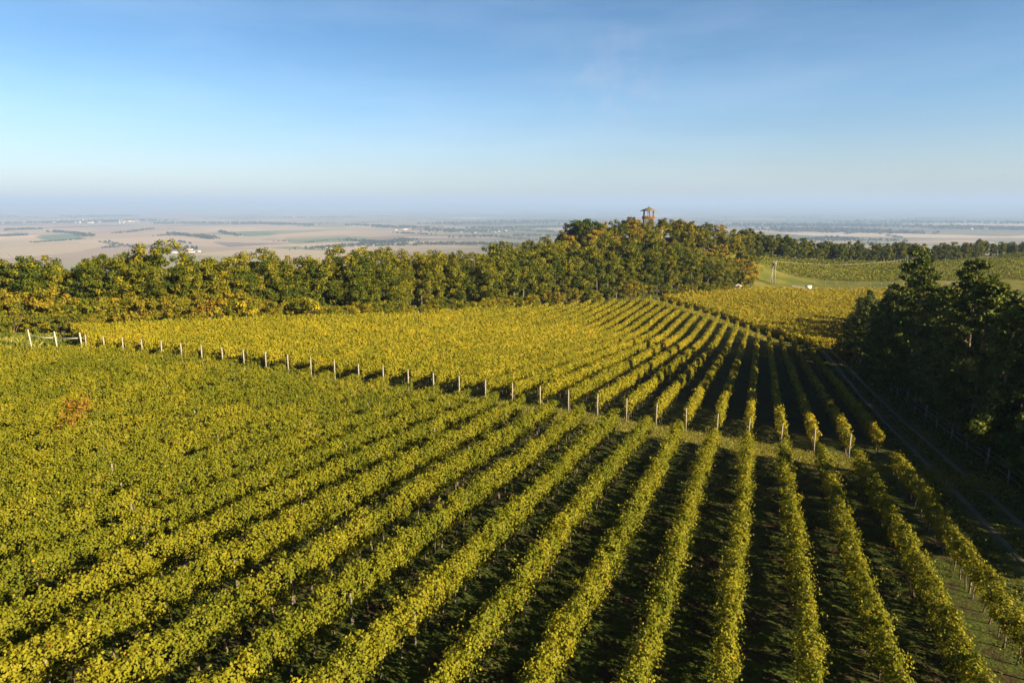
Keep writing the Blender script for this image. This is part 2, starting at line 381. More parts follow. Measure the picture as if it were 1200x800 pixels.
for off in (12.9, 14.9):
    ribbon('dirt_track', xy(Ds, off + .35 * np.sin(Ds / 17)), .55, M_RUT)

# ------------------------------------------------------------------ leaf clouds
def leaf_quads(pos, nrm, size, aspect=1.25, r=None):
    r = r or rng
    n = len(pos)
    nrm = nrm / (np.linalg.norm(nrm, axis=1, keepdims=True) + 1e-9)
    a = r.normal(size=(n, 3)); a -= nrm * (a * nrm).sum(1, keepdims=True); a /= np.linalg.norm(a, axis=1, keepdims=True) + 1e-9
    b = np.cross(nrm, a); s = np.asarray(size).reshape(-1, 1) * .5
    sh = r.uniform(.75, 1.2, (n, 4, 1))
    q = np.stack([pos + a * s * aspect * sh[:, 0], pos + b * s * sh[:, 1] + nrm * s * .3, pos - a * s * aspect * sh[:, 2], pos - b * s * sh[:, 3] + nrm * s * .3], 1)
    return q.reshape(-1, 3)
def leaf_object(name, pos, nrm, size, tint, mat, parent=None, aspect=1.25, r=None):
    v = leaf_quads(pos, nrm, size, aspect, r); n = len(pos)
    return mesh_np(name, v, np.arange(4 * n), np.full(n, 4), mat, parent, attr={'tint': ('FACE', np.clip(tint, 0, 1))})
def n1d(s, period, r):
    k = r.uniform(-1, 1, 4096); u = np.abs(s) / period + r.uniform(0, 800); i = np.floor(u).astype(int) % 4095; f = u - np.floor(u); f = f * f * (3 - 2 * f)
    return k[i] * (1 - f) + k[i + 1] * f

def vine_leaves(r, s0, s1, dens, size, base_t, Wd=.95, H=1.95, bottom=.55, shoots=.07, gap=.0, dens2=None, size2=None, cpm=22, crad=.10, side=0):
    """leaf positions in row coordinates: s along the row, a across it, z above ground"""
    n = int(dens * (s1 - s0))
    if dens2 is None: s = r.uniform(s0, s1, n)
    else:
        u = r.uniform(0, 1, int((dens + dens2) / 2 * (s1 - s0))); k = dens2 / dens
        s = s0 + (s1 - s0) * ((np.sqrt(1 + u * (k * k - 1)) - 1) / (k - 1)); n = len(s)
    w = 1 + .30 * n1d(s, .7, r) + .14 * n1d(s, 2.6, r); hh = 1 + .07 * n1d(s, .6, r) + .05 * n1d(s, 2.3, r)
    if gap:
        keep = n1d(s, 1.15, r) > -1 + 2 * gap; w = np.where(keep, w, w * .35); hh = np.where(keep, hh, hh * .8)
    th = r.uniform(0, 2 * np.pi, n); rho = 1 - .55 * r.uniform(0, 1, n) ** 2.2
    ca, sa = np.cos(th), np.sin(th)
    ca = np.sign(ca) * np.abs(ca) ** .7; sa = np.sign(sa) * np.abs(sa) ** .75
    zc, zh = (H + bottom) / 2, (H - bottom) / 2
    a = ca * rho * Wd / 2 * w * (1 + .12 * sa) + n1d(s, 1.7, r) * .07
    z = zc + sa * rho * zh
    z = bottom * .9 + (z - bottom * .9) * hh
    sel = r.uniform(0, 1, n) < shoots                      # shoots sticking up and out of the hedge
    z = np.where(sel, H * hh + r.uniform(-.1, .24, n) * (.5 + .5 * n1d(s, .35, r)), z); a = np.where(sel, r.normal(0, .12, n) + np.sign(ca) * .05, a)
    hang = r.uniform(0, 1, n) < .03
    a = np.where(hang, a * r.uniform(1.0, 1.45, n), a); z = np.where(hang, z - r.uniform(0, .3, n), z)
    z = np.maximum(z, .12)
    sz = size * r.uniform(.7, 1.3, n)
    if size2 is not None: sz *= 1 + (size2 / size - 1) * (s - s0) / (s1 - s0)
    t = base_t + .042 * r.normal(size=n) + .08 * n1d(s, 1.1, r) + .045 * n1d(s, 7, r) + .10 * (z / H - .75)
    m = max(8, int((s1 - s0) * cpm)); pick = r.integers(0, n, m); 
    order = pick[np.argsort(s[pick])]; j = np.clip(np.searchsorted(s[order], s) + r.integers(-3, 4, n), 0, m - 1)   # gather most leaves into bunches
    cl = order[j]; use = (r.uniform(0, 1, n) < .72) & (np.abs(s[cl] - s) < .8)
    sg = crad * r.normal(size=(3, n))
    ta = t[cl] * .5 + t * .5
    s, a, z, ca, sa, t = np.where(use, s[cl] + sg[0], s), np.where(use, a[cl] + sg[1], a), np.where(use, np.maximum(z[cl] + sg[2], .12), z), np.where(use, ca[cl] * .5 + sg[1] / crad * .6, ca), np.where(use, sa[cl] * .5 + sg[2] / crad * .6, sa), np.where(use, ta, t)
    br = r.uniform(0, 1, n); t = np.where(br < .014, r.uniform(.8, 1, n), t)
    if side:                                               # bunches of shoots that hang out of the hedge
        m = int((s1 - s0) * side); k = 16; cs, sg = r.uniform(s0, s1, m), r.choice((-1, 1), m)
        c2 = np.repeat(np.stack([cs, sg * r.uniform(.26, .52, m), r.uniform(.75, H + .12, m)]), k, 1) + np.stack([r.normal(0, .12, m * k), r.normal(0, .09, m * k), r.normal(0, .11, m * k)])
        zz = np.zeros(m * k); tt = base_t + .05 + np.repeat(r.normal(0, .08, m), k) + r.normal(0, .05, m * k)
        s, a, z, ca, sa, sz, t = (np.concatenate(q) for q in ((s, c2[0]), (a, c2[1]), (z, c2[2]), (ca, np.repeat(sg, k) * .5), (sa, zz + .4), (sz, size * r.uniform(.75, 1.25, m * k)), (t, tt)))
    return s, a, z, ca, sa, sz, t

def build_row(L, s0, s1, parent, par, r, wob=.06):
    s, a, z, ca, sa, sz, t = vine_leaves(r, s0, s1, **par)
    q = xy(s, L + a + wob * np.sin(s / 5 + L)); g = height(q[:, 0], q[:, 1])
    nr = r.normal(size=(len(s), 3)) * .55
    nr[:, 0] += ca * lv[0]; nr[:, 1] += ca * lv[1]; nr[:, 2] += sa * .7 + .35
    t = t + np.where((np.abs(vnoise(q[:, 0], q[:, 1], 14, 21) - .5) > .33), .07, 0) + .10 * (vnoise(q[:, 0], q[:, 1], 26, 31) - .5)
    pos = np.column_stack([q, g + z]); pos -= np.array(parent.location)
    return leaf_object('foliage', pos, nr, sz, t, M_VINE, parent, r=r)

# one post of each kind, copied with shared mesh data
def post_mesh(h, w, mat, name):
    b = MB(); b.box((0, 0, h / 2 - .15), (w, w, h + .3)); b.box((0, 0, h + .012), (w * .8, w * .8, .02))
    o = b.build(name, mat); me = o.data; bpy.data.objects.remove(o); return me
ME_END = post_mesh(2.0, .095, M_POST, 'end_post'); ME_LINE = post_mesh(1.15, .07, M_WOODPOST, 'line_post')
ME_FPOST = post_mesh(1.55, .12, M_WOODPOST, 'fence_post')
def put_post(me, name, parent, p, tilt=0, rz=0):
    o = bpy.data.objects.new(name, me); link(o, parent)
    o.location = [float(p[0] - parent.location[0]), float(p[1] - parent.location[1]), float(p[2] - parent.location[2])]
    o.rotation_euler = (tilt, tilt * .6, rz); return o
def stems(L, s0, s1, parent, r, step=1.05):
    b = MB()
    for s in np.arange(s0 + .4, s1, step):
        s = s + r.uniform(-.15, .15); q = xy(s, L + r.uniform(-.05, .05)); g = h1(*q); k = r.uniform(-.08, .08, 4)
        o = np.array(parent.location)
        b.tube([np.array([q[0], q[1], g - .1]) - o, np.array([q[0] + k[0], q[1] + k[1], g + .45]) - o, np.array([q[0] + k[2], q[1] + k[3], g + .95]) - o], [.045, .032, .025], 4, cap=False)
    st = b.build('stem', M_STEM, parent); tag(st, kind='stuff'); return st
def post_line(L, s0, s1, parent, r, front, back, step, inner=True):
    def P(s, dl=0): q = xy(s, L + dl); return np.array([q[0], q[1], h1(*q)])
    if front: put_post(ME_END, 'end_post', parent, P(s0 - .25), r.uniform(-.05, .05), -AZ)
    if back: put_post(ME_END, 'end_post', parent, P(s1 + .25), r.uniform(-.05, .05), -AZ)
    if inner:
        for s in np.arange(s0 + step, s1 - 2, step): put_post(ME_LINE, 'line_post', parent, P(s), r.uniform(-.03, .03), -AZ)

# ------------------------------------------------------------------ near vine block
G1 = 'vine rows of the near block'
SP = 2.45
for k in range(5, -30, -1):
    L = -.25 + SP * (k - 1); n = 6 - k                   # n counts from the dirt track
    r = np.random.default_rng(1000 + n)
    s1 = end1(L) - (5.0 if L < -62 else 0) + r.uniform(-.4, .3); s0 = (max(4.0, -L / 1.545 - 10) if L < -4 else 9.0) if L < 1 else 12.0
    q = xy(s0, L); root = empty('vine_row', (q[0], q[1], h1(*q)))
    near = s0 < 25
    par = dict(dens=1450 if near else 900, dens2=820 if near else 720, size=.070 if near else .086, size2=.092 if near else .098, base_t=.425, cpm=17, crad=.085, H=1.82 if L > -18 else 1.70, Wd=.52 if L > -6 else .42 if L > -18 else .31, bottom=.55, gap=.09, shoots=.10, side=5.5 if L > -12 else 2.0 if L > -18 else 0)
    if n == 1: par.update(bottom=.78, Wd=.46, gap=.10, dens=1100, base_t=.48)
    build_row(L, s0, s1, root, par, r)
    stems(L, s0, s1, root, r)
    post_line(L, s0, s1, root, r, False, False, 7.0)
    if n == 1: lab = 'outermost vine row of the near block, bare stems showing beside the dirt track'
    elif n <= 16: lab = 'green and yellow vine row of the near block, %s from the dirt track' % nth(n)
    else: lab = 'vine row lost in the closed leafy carpet at the left of the near block'
    tag(root, lab, 'vine row', G1)

# ------------------------------------------------------------------ second vine block
G2 = 'vine rows of the second block with white end posts'
n = 0
for k in range(5, -34, -1):
    L = -.25 + SP * (k - 1)
    if L < -83: break
    n += 1; r = np.random.default_rng(2000 + n)
    s0, s1 = front2(L) + (2.5 if n == 1 else 0), rear2(L)
    if s1 - s0 < 4: break
    q = xy(s0, L); root = empty('vine_row', (q[0], q[1], h1(*q)))
    par = dict(dens=480, dens2=170, size=.118, size2=.225, base_t=.545, H=1.88, Wd=.42, bottom=.78, gap=.03, shoots=.06, cpm=16, crad=.11)
    build_row(L, s0, s1, root, par, r, .03)
    stems(L, s0, min(s1, s0 + 30), root, r, 1.1)
    if L >= -67: post_line(L, s0, s1, root, r, n > 1, True, 8.0, True)
    else: post_line(L, s0, s1, root, r, False, True, 8.0, False)
    if L < -67: lab = 'short golden vine row in the corner of the second block behind the rail fence'
    elif n <= 7: lab = 'vine row of the second block lying in pine shade, %s from the dirt track' % nth(n)
    else: lab = 'golden vine row of the second block, %s white end post from the dirt track' % nth(n - 1)
    tag(root, lab, 'vine row', G2)

# ------------------------------------------------------------------ bright far block: rows run across the view
G3 = 'bright yellow vine rows in the dip'
PG = np.array([(44, 198), (56, 183), (63.5, 160), (68, 148), (75, 152), (82, 168), (91, 182), (108, 177), (150, 186), (165, 236), (88, 238), (62, 217)], float)
def span(c, slope=.15):
    xs = []
    for i in range(len(PG)):
        a, b = PG[i], PG[(i + 1) % len(PG)]; fa, fb = a[1] - slope * a[0] - c, b[1] - slope * b[0] - c
        if fa * fb < 0: xs.append(a[0] + (b[0] - a[0]) * fa / (fa - fb))
    return (min(xs), max(xs)) if len(xs) > 1 else None
for k, c in enumerate(np.arange(127.5, 225, 2.45)):
    xr = span(c)
    if not xr or xr[1] - xr[0] < 5: continue
    x0, x1 = xr; y0, y1 = c + .15 * x0, c + .15 * x1
    r = np.random.default_rng(3000 + k); d = np.array([x1 - x0, y1 - y0]); ln = float(np.hypot(*d)); d /= ln
    root = empty('vine_row', (x0, y0, h1(x0, y0)))
    s, a, z, ca, sa, sz, t = vine_leaves(r, 0, ln, 170, .25, .64, 1.6, 1.85, .35, .04, cpm=8, crad=.2)
    q = np.array([x0, y0]) + s[:, None] * d + a[:, None] * np.array([d[1], -d[0]])
    nr = r.normal(size=(len(s), 3)) * .55; nr[:, 2] += .55; nr += np.array(SD) * .55
    pos = np.column_stack([q, height(q[:, 0], q[:, 1]) + z]) - np.array(root.location)
    leaf_object('foliage', pos, nr, sz, t, M_VINE, root, r=r)
    tag(root, 'low bright yellow vine row in the smooth field between second block and road', 'vine row', G3)

# withered vines in the left carpet
for (px, py, lab) in ((97, 497, 'larger rust brown withered vine standing out of the leafy carpet'), (88, 516, 'smaller rust brown withered vine just below the larger one')):
    P = ground_hit(px, py + 12); r = np.random.default_rng(px)
    root = empty('withered_vine', (P[0], P[1], h1(P[0], P[1]))); n = 260 if px > 90 else 130
    pos = r.normal(size=(n, 3)) * (.42, .38, .32) + (0, 0, 1.75)
    leaf_object('foliage', pos, r.normal(size=(n, 3)) + (0, 0, .5), r.uniform(.08, .14, n), r.uniform(.92, 1, n), M_VINE, root, r=r)
    MB().tube([(0, 0, -.1), (.05, .03, .8), (0, 0, 1.7)], [.05, .035, .02], 5).build('stem', M_STEM, root)
    tag(root, lab, 'vine')

# ------------------------------------------------------------------ grass and weeds
def grass_patch(name, pts, size, tint, hmean):
    n = len(pts); g = height(pts[:, 0], pts[:, 1]); hh = rng.uniform(.5, 1.4, n) * hmean
    d = rng.normal(size=(n, 2)); d /= np.linalg.norm(d, axis=1, keepdims=True); w = size * rng.uniform(.6, 1.3, n)
    base = np.column_stack([pts, g - .02]); lean = rng.normal(size=(n, 2)) * hh[:, None] * .5
    a = base.copy(); a[:, :2] -= d * w[:, None] / 2; b = base.copy(); b[:, :2] += d * w[:, None] / 2
    t1 = base.copy(); t1[:, :2] += lean + d * w[:, None] * .25; t1[:, 2] += hh; t2 = base.copy(); t2[:, :2] += lean - d * w[:, None] * .25; t2[:, 2] += hh * .9
    o = mesh_np(name, np.stack([a, b, t1, t2], 1).reshape(-1, 3), np.arange(4 * n), np.full(n, 4), M_GRASS, attr={'tint': ('FACE', np.clip(tint, 0, 1))})
    return tag(o, kind='stuff')
n = 170000
Lr = rng.uniform(-30, 18, n); Dr = rng.uniform(10, 53, n); keep = vnoise(Lr * 1.0, Dr * .5, 1.1, 55) + .3 * vnoise(Lr, Dr, .4, 56) > .72
Lr, Dr = Lr[keep], Dr[keep]
grass_patch('grass', xy(Dr, Lr), .055, rng.normal(.36, .2, len(Lr)), .07)
n = 110000
Lr = rng.uniform(-45, 17, n); Dr = np.array([front2(v) for v in Lr]) - 2.2 + rng.normal(0, 1.3, n)
grass_patch('grass', xy(Dr, Lr), .065, rng.normal(.66, .16, n), .09)
n = 26000
Dr = rng.uniform(18, 165, n); Lr = rng.uniform(11, 18, n); keep = (np.abs(Lr - 12.9) > .5) & (np.abs(Lr - 14.9) > .5)
grass_patch('grass', xy(Dr[keep], Lr[keep]), .16, rng.normal(.42, .2, keep.sum()), .13)
n = 30000
Lr = rng.uniform(-32, 14, n); Dr = np.interp(Lr, [-30, -12.5, 2, 9.6], [195, 186, 166, 156]) + 2.6 + rng.normal(0, 1.1, n)
grass_patch('grass', xy(Dr, Lr), .3, rng.normal(.7, .15, n), .16)
n = 9000
gx, gy = rng.uniform(-75, -42, n), rng.uniform(71, 92, n)
grass_patch('grass', np.column_stack([gx, gy]), .22, .50 + .5 * (vnoise(gx, gy, 3.5, 91) - .4) + rng.normal(0, .12, n), .38)
# the hillside beyond the road: low vines that read as one cover
n = 190000
hx = rng.uniform(84, 330, n); hy = rng.uniform(254, 400, n)
ridge_y = np.interp(hx, [84, 101, 130, 165, 205, 245, 300, 330], [292, 303, 318, 332, 350, 372, 402, 405]); road_y = np.interp(hx, [84, 110, 160, 250, 330], [272, 266, 262, 268, 280])
q = (hy * .9 + hx * .28) / 3.4; row = np.abs(q - np.round(q)) < .28
keep = row & (hy < ridge_y - 2) & (hy > road_y + 6) & (vnoise(hx, hy, 9, 77) > .18)
hx, hy = hx[keep], hy[keep]; n = len(hx)
pos = np.column_stack([hx, hy, height(hx, hy) + rng.uniform(.2, 1.5, n)])
nr = rng.normal(size=(n, 3)) * .6; nr[:, 2] += .7; nr[:, 1] -= .4
hv = leaf_object('hillside_vines', pos, nr, rng.uniform(.35, .6, n), .36 + .08 * rng.normal(size=n) + .2 * (vnoise(hx, hy, 24, 78) - .5) - .18 * (hx > 245) * (hy > 360), M_VINE)
tag(hv, 'olive green vines covering the hillside beyond the road', 'vines', kind='stuff')

# ------------------------------------------------------------------ trees
def crown_cloud(r, clumps, per, crad, size, flat=.75, base_t=.45, ct=.16, lt=.10):
    C = np.repeat(clumps[:, :3], per, 0); n = len(C); cs = np.repeat(clumps[:, 3], per)
    d = r.normal(size=(n, 3)); d /= np.linalg.norm(d, axis=1, keepdims=True); rad = r.uniform(.25, 1, n) ** .6
    off = d * (rad * crad * cs)[:, None]; off[:, 2] *= flat
    t = base_t + np.repeat(r.normal(0, ct, len(clumps)), per) + r.normal(0, lt, n)
    return C + off, d, size * r.uniform(.65, 1.35, n), t
def make_trunk(r, h, rad, limbs, reach, mat, root, z0=.3):
    b = MB(); k = r.uniform(-.25, .25, 4)
    ax = [Vector((0, 0, -.3)), Vector((k[0], k[1], h * .4)), Vector((k[2], k[3], h * .85))]
    b.tube(ax, [rad * 1.25, rad * .8, rad * .25], 7, cap=False)
    for i in range(limbs):
        t = z0 + (.85 - z0) * (i + r.uniform(.2, .8)) / limbs; an = r.uniform(0, 6.28); st = ax[0].lerp(ax[1], t / .4) if t < .4 else ax[1].lerp(ax[2], (t - .4) / .45)
        ln = reach * r.uniform(.55, .95) * (1.15 - .6 * t)
        e = st + Vector((math.cos(an) * ln, math.sin(an) * ln, ln * r.uniform(.3, .9))); m = st.lerp(e, .5) + Vector((0, 0, -.08 * ln))
        b.tube([st, m, e], [rad * .45 * (1.1 - t), rad * .28 * (1.1 - t), .02], 5, cap=False)
    b.build('trunk', mat, root, smooth=True)
def broad_clumps(r, n, h, z0, rx, top=1.0):
    """clump centres through an uneven crown built of a few leaning lobes"""
    lob = [(r.normal(0, rx * .38), r.normal(0, rx * .38), z0 + (h - z0) * r.uniform(.3, .78), rx * r.uniform(.5, .8), (h - z0) * r.uniform(.22, .38)) for _ in range(7)]
    lob.append((r.normal(0, rx * .15), r.normal(0, rx * .15), z0 + (h - z0) * .7, rx * .55, (h - z0) * .33))
    out = []
    while len(out) < n:
        x, y, z, a, c = lob[r.integers(len(lob))]; d = r.normal(size=3); d /= np.linalg.norm(d); u = r.uniform(.35, 1) ** .5
        q = (x + d[0] * a * u, y + d[1] * a * u, z + d[2] * c * u)
        if q[2] > z0 * .8 and q[2] < h: out.append((*q, r.uniform(.7, 1.25)))
    return np.array(out)
def oak(seed, h=13, rx=3.6, z0=2.2, base_t=.42, n=62, per=58, size=.40, mat=None, crad=.95, name='oak_tree'):
    r = np.random.default_rng(seed); root = empty(name)
    make_trunk(r, h, .22, 8, rx, M_BARK, root)
    c = broad_clumps(r, n, h - .6, z0, rx); p, d, s, t = crown_cloud(r, c, per, crad, size, .75, base_t)
    leaf_object('crown', p, d + r.normal(size=d.shape) * .6 + (0, 0, .25), s, t, mat or M_OAK, root, r=r)
    return root
def scrub(seed, h=4.6, rx=3.0, base_t=.6, mat=None):
    r = np.random.default_rng(seed); root = empty('shrub'); b = MB()
    for i in range(7):
        an = r.uniform(0, 6.28); ln = rx * r.uniform(.3, .7); b.tube([(0, 0, -.2), (math.cos(an) * ln * .4, math.sin(an) * ln * .4, h * .35), (math.cos(an) * ln, math.sin(an) * ln, h * .75)], [.07, .05, .02], 5, cap=False)
    b.build('stem', M_BARK, root)
    c = broad_clumps(r, 46, h - .3, .35, rx); p, d, s, t = crown_cloud(r, c, 80, .62, .20, .75, base_t, .11, .08)
    leaf_object('crown', p, d + r.normal(size=d.shape) * .6 + (0, 0, .25), s, t, mat or M_SCRUB, root, r=r)
    return root
def pine(seed, h=14, rx=3.3, z0=2.5):
    r = np.random.default_rng(seed); root = empty('pine_tree')
    b = MB(); k = r.uniform(-.3, .3, 2)
    b.tube([(0, 0, -.3), (k[0] * .5, k[1] * .5, h * .5), (k[0], k[1], h * .93)], [.21, .14, .04], 7, cap=False)
    cl = []; z = z0
    while z < h - .5:
        f = (z - z0) / (h - z0); reach = rx * (1 - f ** 1.7) * (.75 + .25 * min(1, f * 4)) + .35
        for i in range(r.integers(4, 7)):
            an = r.uniform(0, 6.28); ln = reach * r.uniform(.6, 1.12); rise = ln * r.uniform(.05, .35)
            b.tube([(k[0] * f, k[1] * f, z), (k[0] * f + math.cos(an) * ln, k[1] * f + math.sin(an) * ln, z + rise)], [.05, .012], 4, cap=False)
            for u in (.45, .72, 1.0):
                if u * ln < .4: continue
                cl.append((k[0] * f + math.cos(an) * ln * u + r.normal(0, .18), k[1] * f + math.sin(an) * ln * u + r.normal(0, .18), z + rise * u + r.normal(0, .12) + .12, r.uniform(.7, 1.2) * (.75 + .35 * u)))
        z += r.uniform(.62, .95)
    cl.append((k[0], k[1], h - .35, .9)); cl.append((k[0], k[1], h - .9, 1.0))
    b.build('trunk', M_PBARK, root, smooth=True)
    cl = np.array(cl); per = max(12, int(9500 / len(cl))); p, d, s, t = crown_cloud(r, cl, per, .58, .21, .6, .40, .10, .12)
    leaf_object('crown', p, d * .5 + r.normal(size=d.shape) * .8 + (0, 0, .35), s, t, M_PINE, root, aspect=1.9, r=r)
    return root

protos = {}
def proto(key, fn):
    if key not in protos:
        o = fn(); o['used'] = 0; protos[key] = o
    return protos[key]
def plant(o, x, y, sc=1.0, sz=None, rz=None, sink=0):
    rz = rng.uniform(0, 6.28) if rz is None else rz; s = (sc, sc, sz or sc); loc = (x, y, h1(x, y) - sink)
    if not o.get('used'):
        o['used'] = 1; o.location = [float(v) for v in loc]; o.rotation_euler = (0, 0, rz); o.scale = s; c = o
    else: c = copy_tree(o, loc, rz, s)
    if 'used' in c and c is not o: del c['used']
    return c
placed = []                                        # (object, kind, rank, px of its base) for the labels

# --- the belt behind the second block
BE = np.array([(-150, 62), (-112, 78), (-78, 90), (-55, 99), (-31, 120), (-7, 154), (14, 176), (39, 199), (62, 216), (84, 229)], float)
bs = np.concatenate([[0], np.cumsum(np.hypot(*np.diff(BE, axis=0).T))])
def belt(s, off):
    x, y = np.interp(s, bs, BE[:, 0]), np.interp(s, bs, BE[:, 1]); x2, y2 = np.interp(s + 4, bs, BE[:, 0]), np.interp(s + 4, bs, BE[:, 1]); x3, y3 = np.interp(s - 4, bs, BE[:, 0]), np.interp(s - 4, bs, BE[:, 1])
    tx, ty = x2 - x3, y2 - y3; l = math.hypot(tx, ty); return x - ty / l * off, y + tx / l * off
OAKS = [proto(('oak', i), lambda i=i: oak(100 + i, 12.6 + (i % 4) * .7, 3.2 + .35 * (i % 4), .4 + .3 * (i % 3), .38 + .045 * (i % 5), n=96, per=88, size=.27)) for i in range(9)]
for rank, (off, st) in enumerate(((6.5, 3.3), (11.5, 4.2), (17, 5.4))):
    s = 10 + rank * 1.7
    while s < bs[-1] - 4 + rank:
        x, y = belt(s, off + rng.uniform(-1.5, 1.5) + (3.2 if s < 140 else 0))
        left = s < 150
        sc = rng.uniform(.86, 1.06) * (1.0 if rank else .95) * np.interp(s, [0, 130, 200, 265, 285, 300], [.95, .93, 1.06, 1.06, .85, .7])
        o = plant(OAKS[rng.integers(len(OAKS))], x, y, sc, sc * rng.uniform(.9, 1.1))
        placed.append((o, 'belt', rank)); s += st * rng.uniform(.75, 1.3)
# scrub along the foot of the belt
SC = {'orange': [proto(('so', i), lambda i=i: scrub(200 + i, 4.2 + .4 * i, 3.0, .40 + .06 * i)) for i in range(3)],
      'green': [proto(('sg', i), lambda i=i: scrub(210 + i, 4.6, 3.0, .22 + .06 * i)) for i in range(2)],
      'yellow': [proto(('sy', i), lambda i=i: scrub(220 + i, 4.4, 2.6, .50, M_VINE)) for i in range(2)],
      'rust': [proto(('sr', 0), lambda: scrub(230, 2.2, 2.0, .95))]}
def put_scrub(px, py, kind, sc=1.0, off=None):
    off = 2.2 if off is None else off
    ss = np.arange(5, bs[-1] - 5, .5); best = min(ss, key=lambda v: abs((lambda q: project((q[0], q[1], -20))[0])(belt(v, off)) - px))
    x, y = belt(best, off); L_ = SC[kind]; o = plant(L_[rng.integers(len(L_))], x, y, sc); placed.append((o, 'scrub', kind)); return o
for px, py, kind, sc in ((-40, 392, 'orange', 1.2), (12, 397, 'green', 1.15), (-8, 386, 'orange', 1.2), (45, 392, 'orange', 1.25), (82, 391, 'orange', 1.15), (112, 389, 'green', 1.0), (95, 383, 'orange', 1.2), (138, 384, 'orange', 1.15), (160, 383, 'orange', 1.1),
                         (182, 382, 'orange', 1.05), (207, 381, 'orange', 1.1), (232, 379, 'orange', 1.15), (256, 379, 'orange', 1.15), (280, 377, 'yellow', 1.1), (268, 375, 'orange', 1.3), (300, 377, 'orange', .95), (322, 376, 'orange', .75),
                         (357, 374, 'yellow', 1.15), (352, 378, 'rust', 1.0), (368, 378, 'rust', 1.0), (305, 379, 'rust', .9), (405, 375, 'yellow', .8), (465, 369, 'orange', .95), (500, 366, 'yellow', .7), (572, 362, 'yellow', .85), (588, 360, 'yellow', .8), (600, 359, 'yellow', .75),
                         (648, 357, 'orange', .9), (672, 355, 'orange', .9), (735, 352, 'orange', 1.1), (752, 350, 'yellow', .9), (700, 355, 'yellow', .7), (430, 0, 'green', .7), (540, 0, 'green', .7), (625, 0, 'yellow', .9), (715, 0, 'green', .9), (780, 0, 'green', .9), (805, 0, 'yellow', .8), (830, 0, 'orange', .8), (690, 0, 'green', .8), (25, 0, 'orange', 1.1), (62, 0, 'orange', 1.1), (125, 0, 'orange', 1.1), (150, 0, 'orange', 1.0), (172, 0, 'orange', 1.1), (195, 0, 'orange', 1.1), (220, 0, 'orange', 1.05), (245, 0, 'orange', 1.1), (290, 0, 'orange', 1.0), (312, 0, 'orange', .9), *[(380 + 15 * j + 4 * (j % 3), 0, ('green', 'yellow', 'green', 'orange', 'green')[j % 5], (.75, .6, .9, .7, .8)[(j * 3) % 5]) for j in range(32)], (20, 1, 'green', .8), (48, 1, 'orange', .7), (75, 1, 'green', .65), (104, 1, 'orange', .75), (-20, 1, 'orange', .9)):
    put_scrub(px + 0, py, kind, sc * (1.08 if px < 340 else 1.0), -5 if py == 1 else 3.6 if kind in ('orange', 'green') and px < 340 else 1.4)
# --- the tower hill
HOAK = [proto(('hill', i), lambda i=i: oak(300 + i, 9.5 + .4 * i, 3.6, .7, (.46, .60, .70, .54, .32)[i], 60, 80, .30, name='deciduous_tree', mat=M_VINE if i == 2 else None)) for i in range(5)]
BIGOAK = proto(('bigoak', 0), lambda: oak(337, 11.5, 4.6, 3.0, .22, 120, 80, .30, name='deciduous_tree'))
def at_depth(px, Y): return (px - 600) / F * Y / (math.cos(PITCH)) * 1.0, Y
hill_n = 0
for (cx, cy, w, hgt, num) in ((52, 264, 40, 18, 56), (84, 286, 17, 10, 18), (24, 240, 22, 14, 26), (60, 246, 26, 10, 24)):
    for i in range(num):
        x, y = cx + rng.uniform(-1, 1) * w, cy + rng.uniform(-1, 1) * hgt
        if math.hypot(x - 54.3, y - 280) < 5: continue
        j = rng.choice(5, p=[.26, .24, .2, .2, .1]); o = plant(HOAK[j], x, y, rng.uniform(.74, .98) * (.82 if cx == 84 else 1)); placed.append((o, 'hill', ('olive', 'mustard', 'bright yellow', 'olive yellow', 'dark green')[j]))
o = plant(BIGOAK, 26, 254, 1.12, 1.15); placed.append((o, 'bigoak', 0))
for x, y, j in ((49.5, 272, 0), (54, 273, 1), (58.5, 272.5, 3), (47.5, 278, 3), (61, 279, 0)):
    o = plant(HOAK[j], x, y, .93); placed.append((o, 'hill', ('olive', 'mustard', 'bright yellow', 'olive yellow')[j]))
o = plant(HOAK[4], 41, 264, 1.0); placed.append((o, 'hill', 'dark green'))
# --- ridge trees behind the hillside
RO = [proto(('ridge', i), lambda i=i: oak(400 + i, 10.5 + .6 * i, 3.7, .25, (.40, .32, .47, .66)[i], 56, 66, .36, name='broadleaf_tree')) for i in range(4)]
for px, Y, off in [(px, np.interp(px, [860, 900, 950, 1000, 1060, 1130, 1150, 1230], [308, 316, 330, 344, 358, 376, 398, 418]), off) for off in (0, 6) for px in range(862, 1240, 5)]:
    pj = px + rng.uniform(-3, 3); x = (pj - 600) / F * (Y + off) * math.cos(PITCH) * 1.04; y = Y + off + rng.uniform(-2, 2)
    if pj > 1142: sc = rng.uniform(.55, .75)
    else: sc = rng.uniform(.62, 1.0) * (1.12 if pj < 920 else 1)
    j = rng.choice(4, p=[.33, .32, .25, .10]); o = plant(RO[j], x, y, sc); placed.append((o, 'ridge', int(off)))
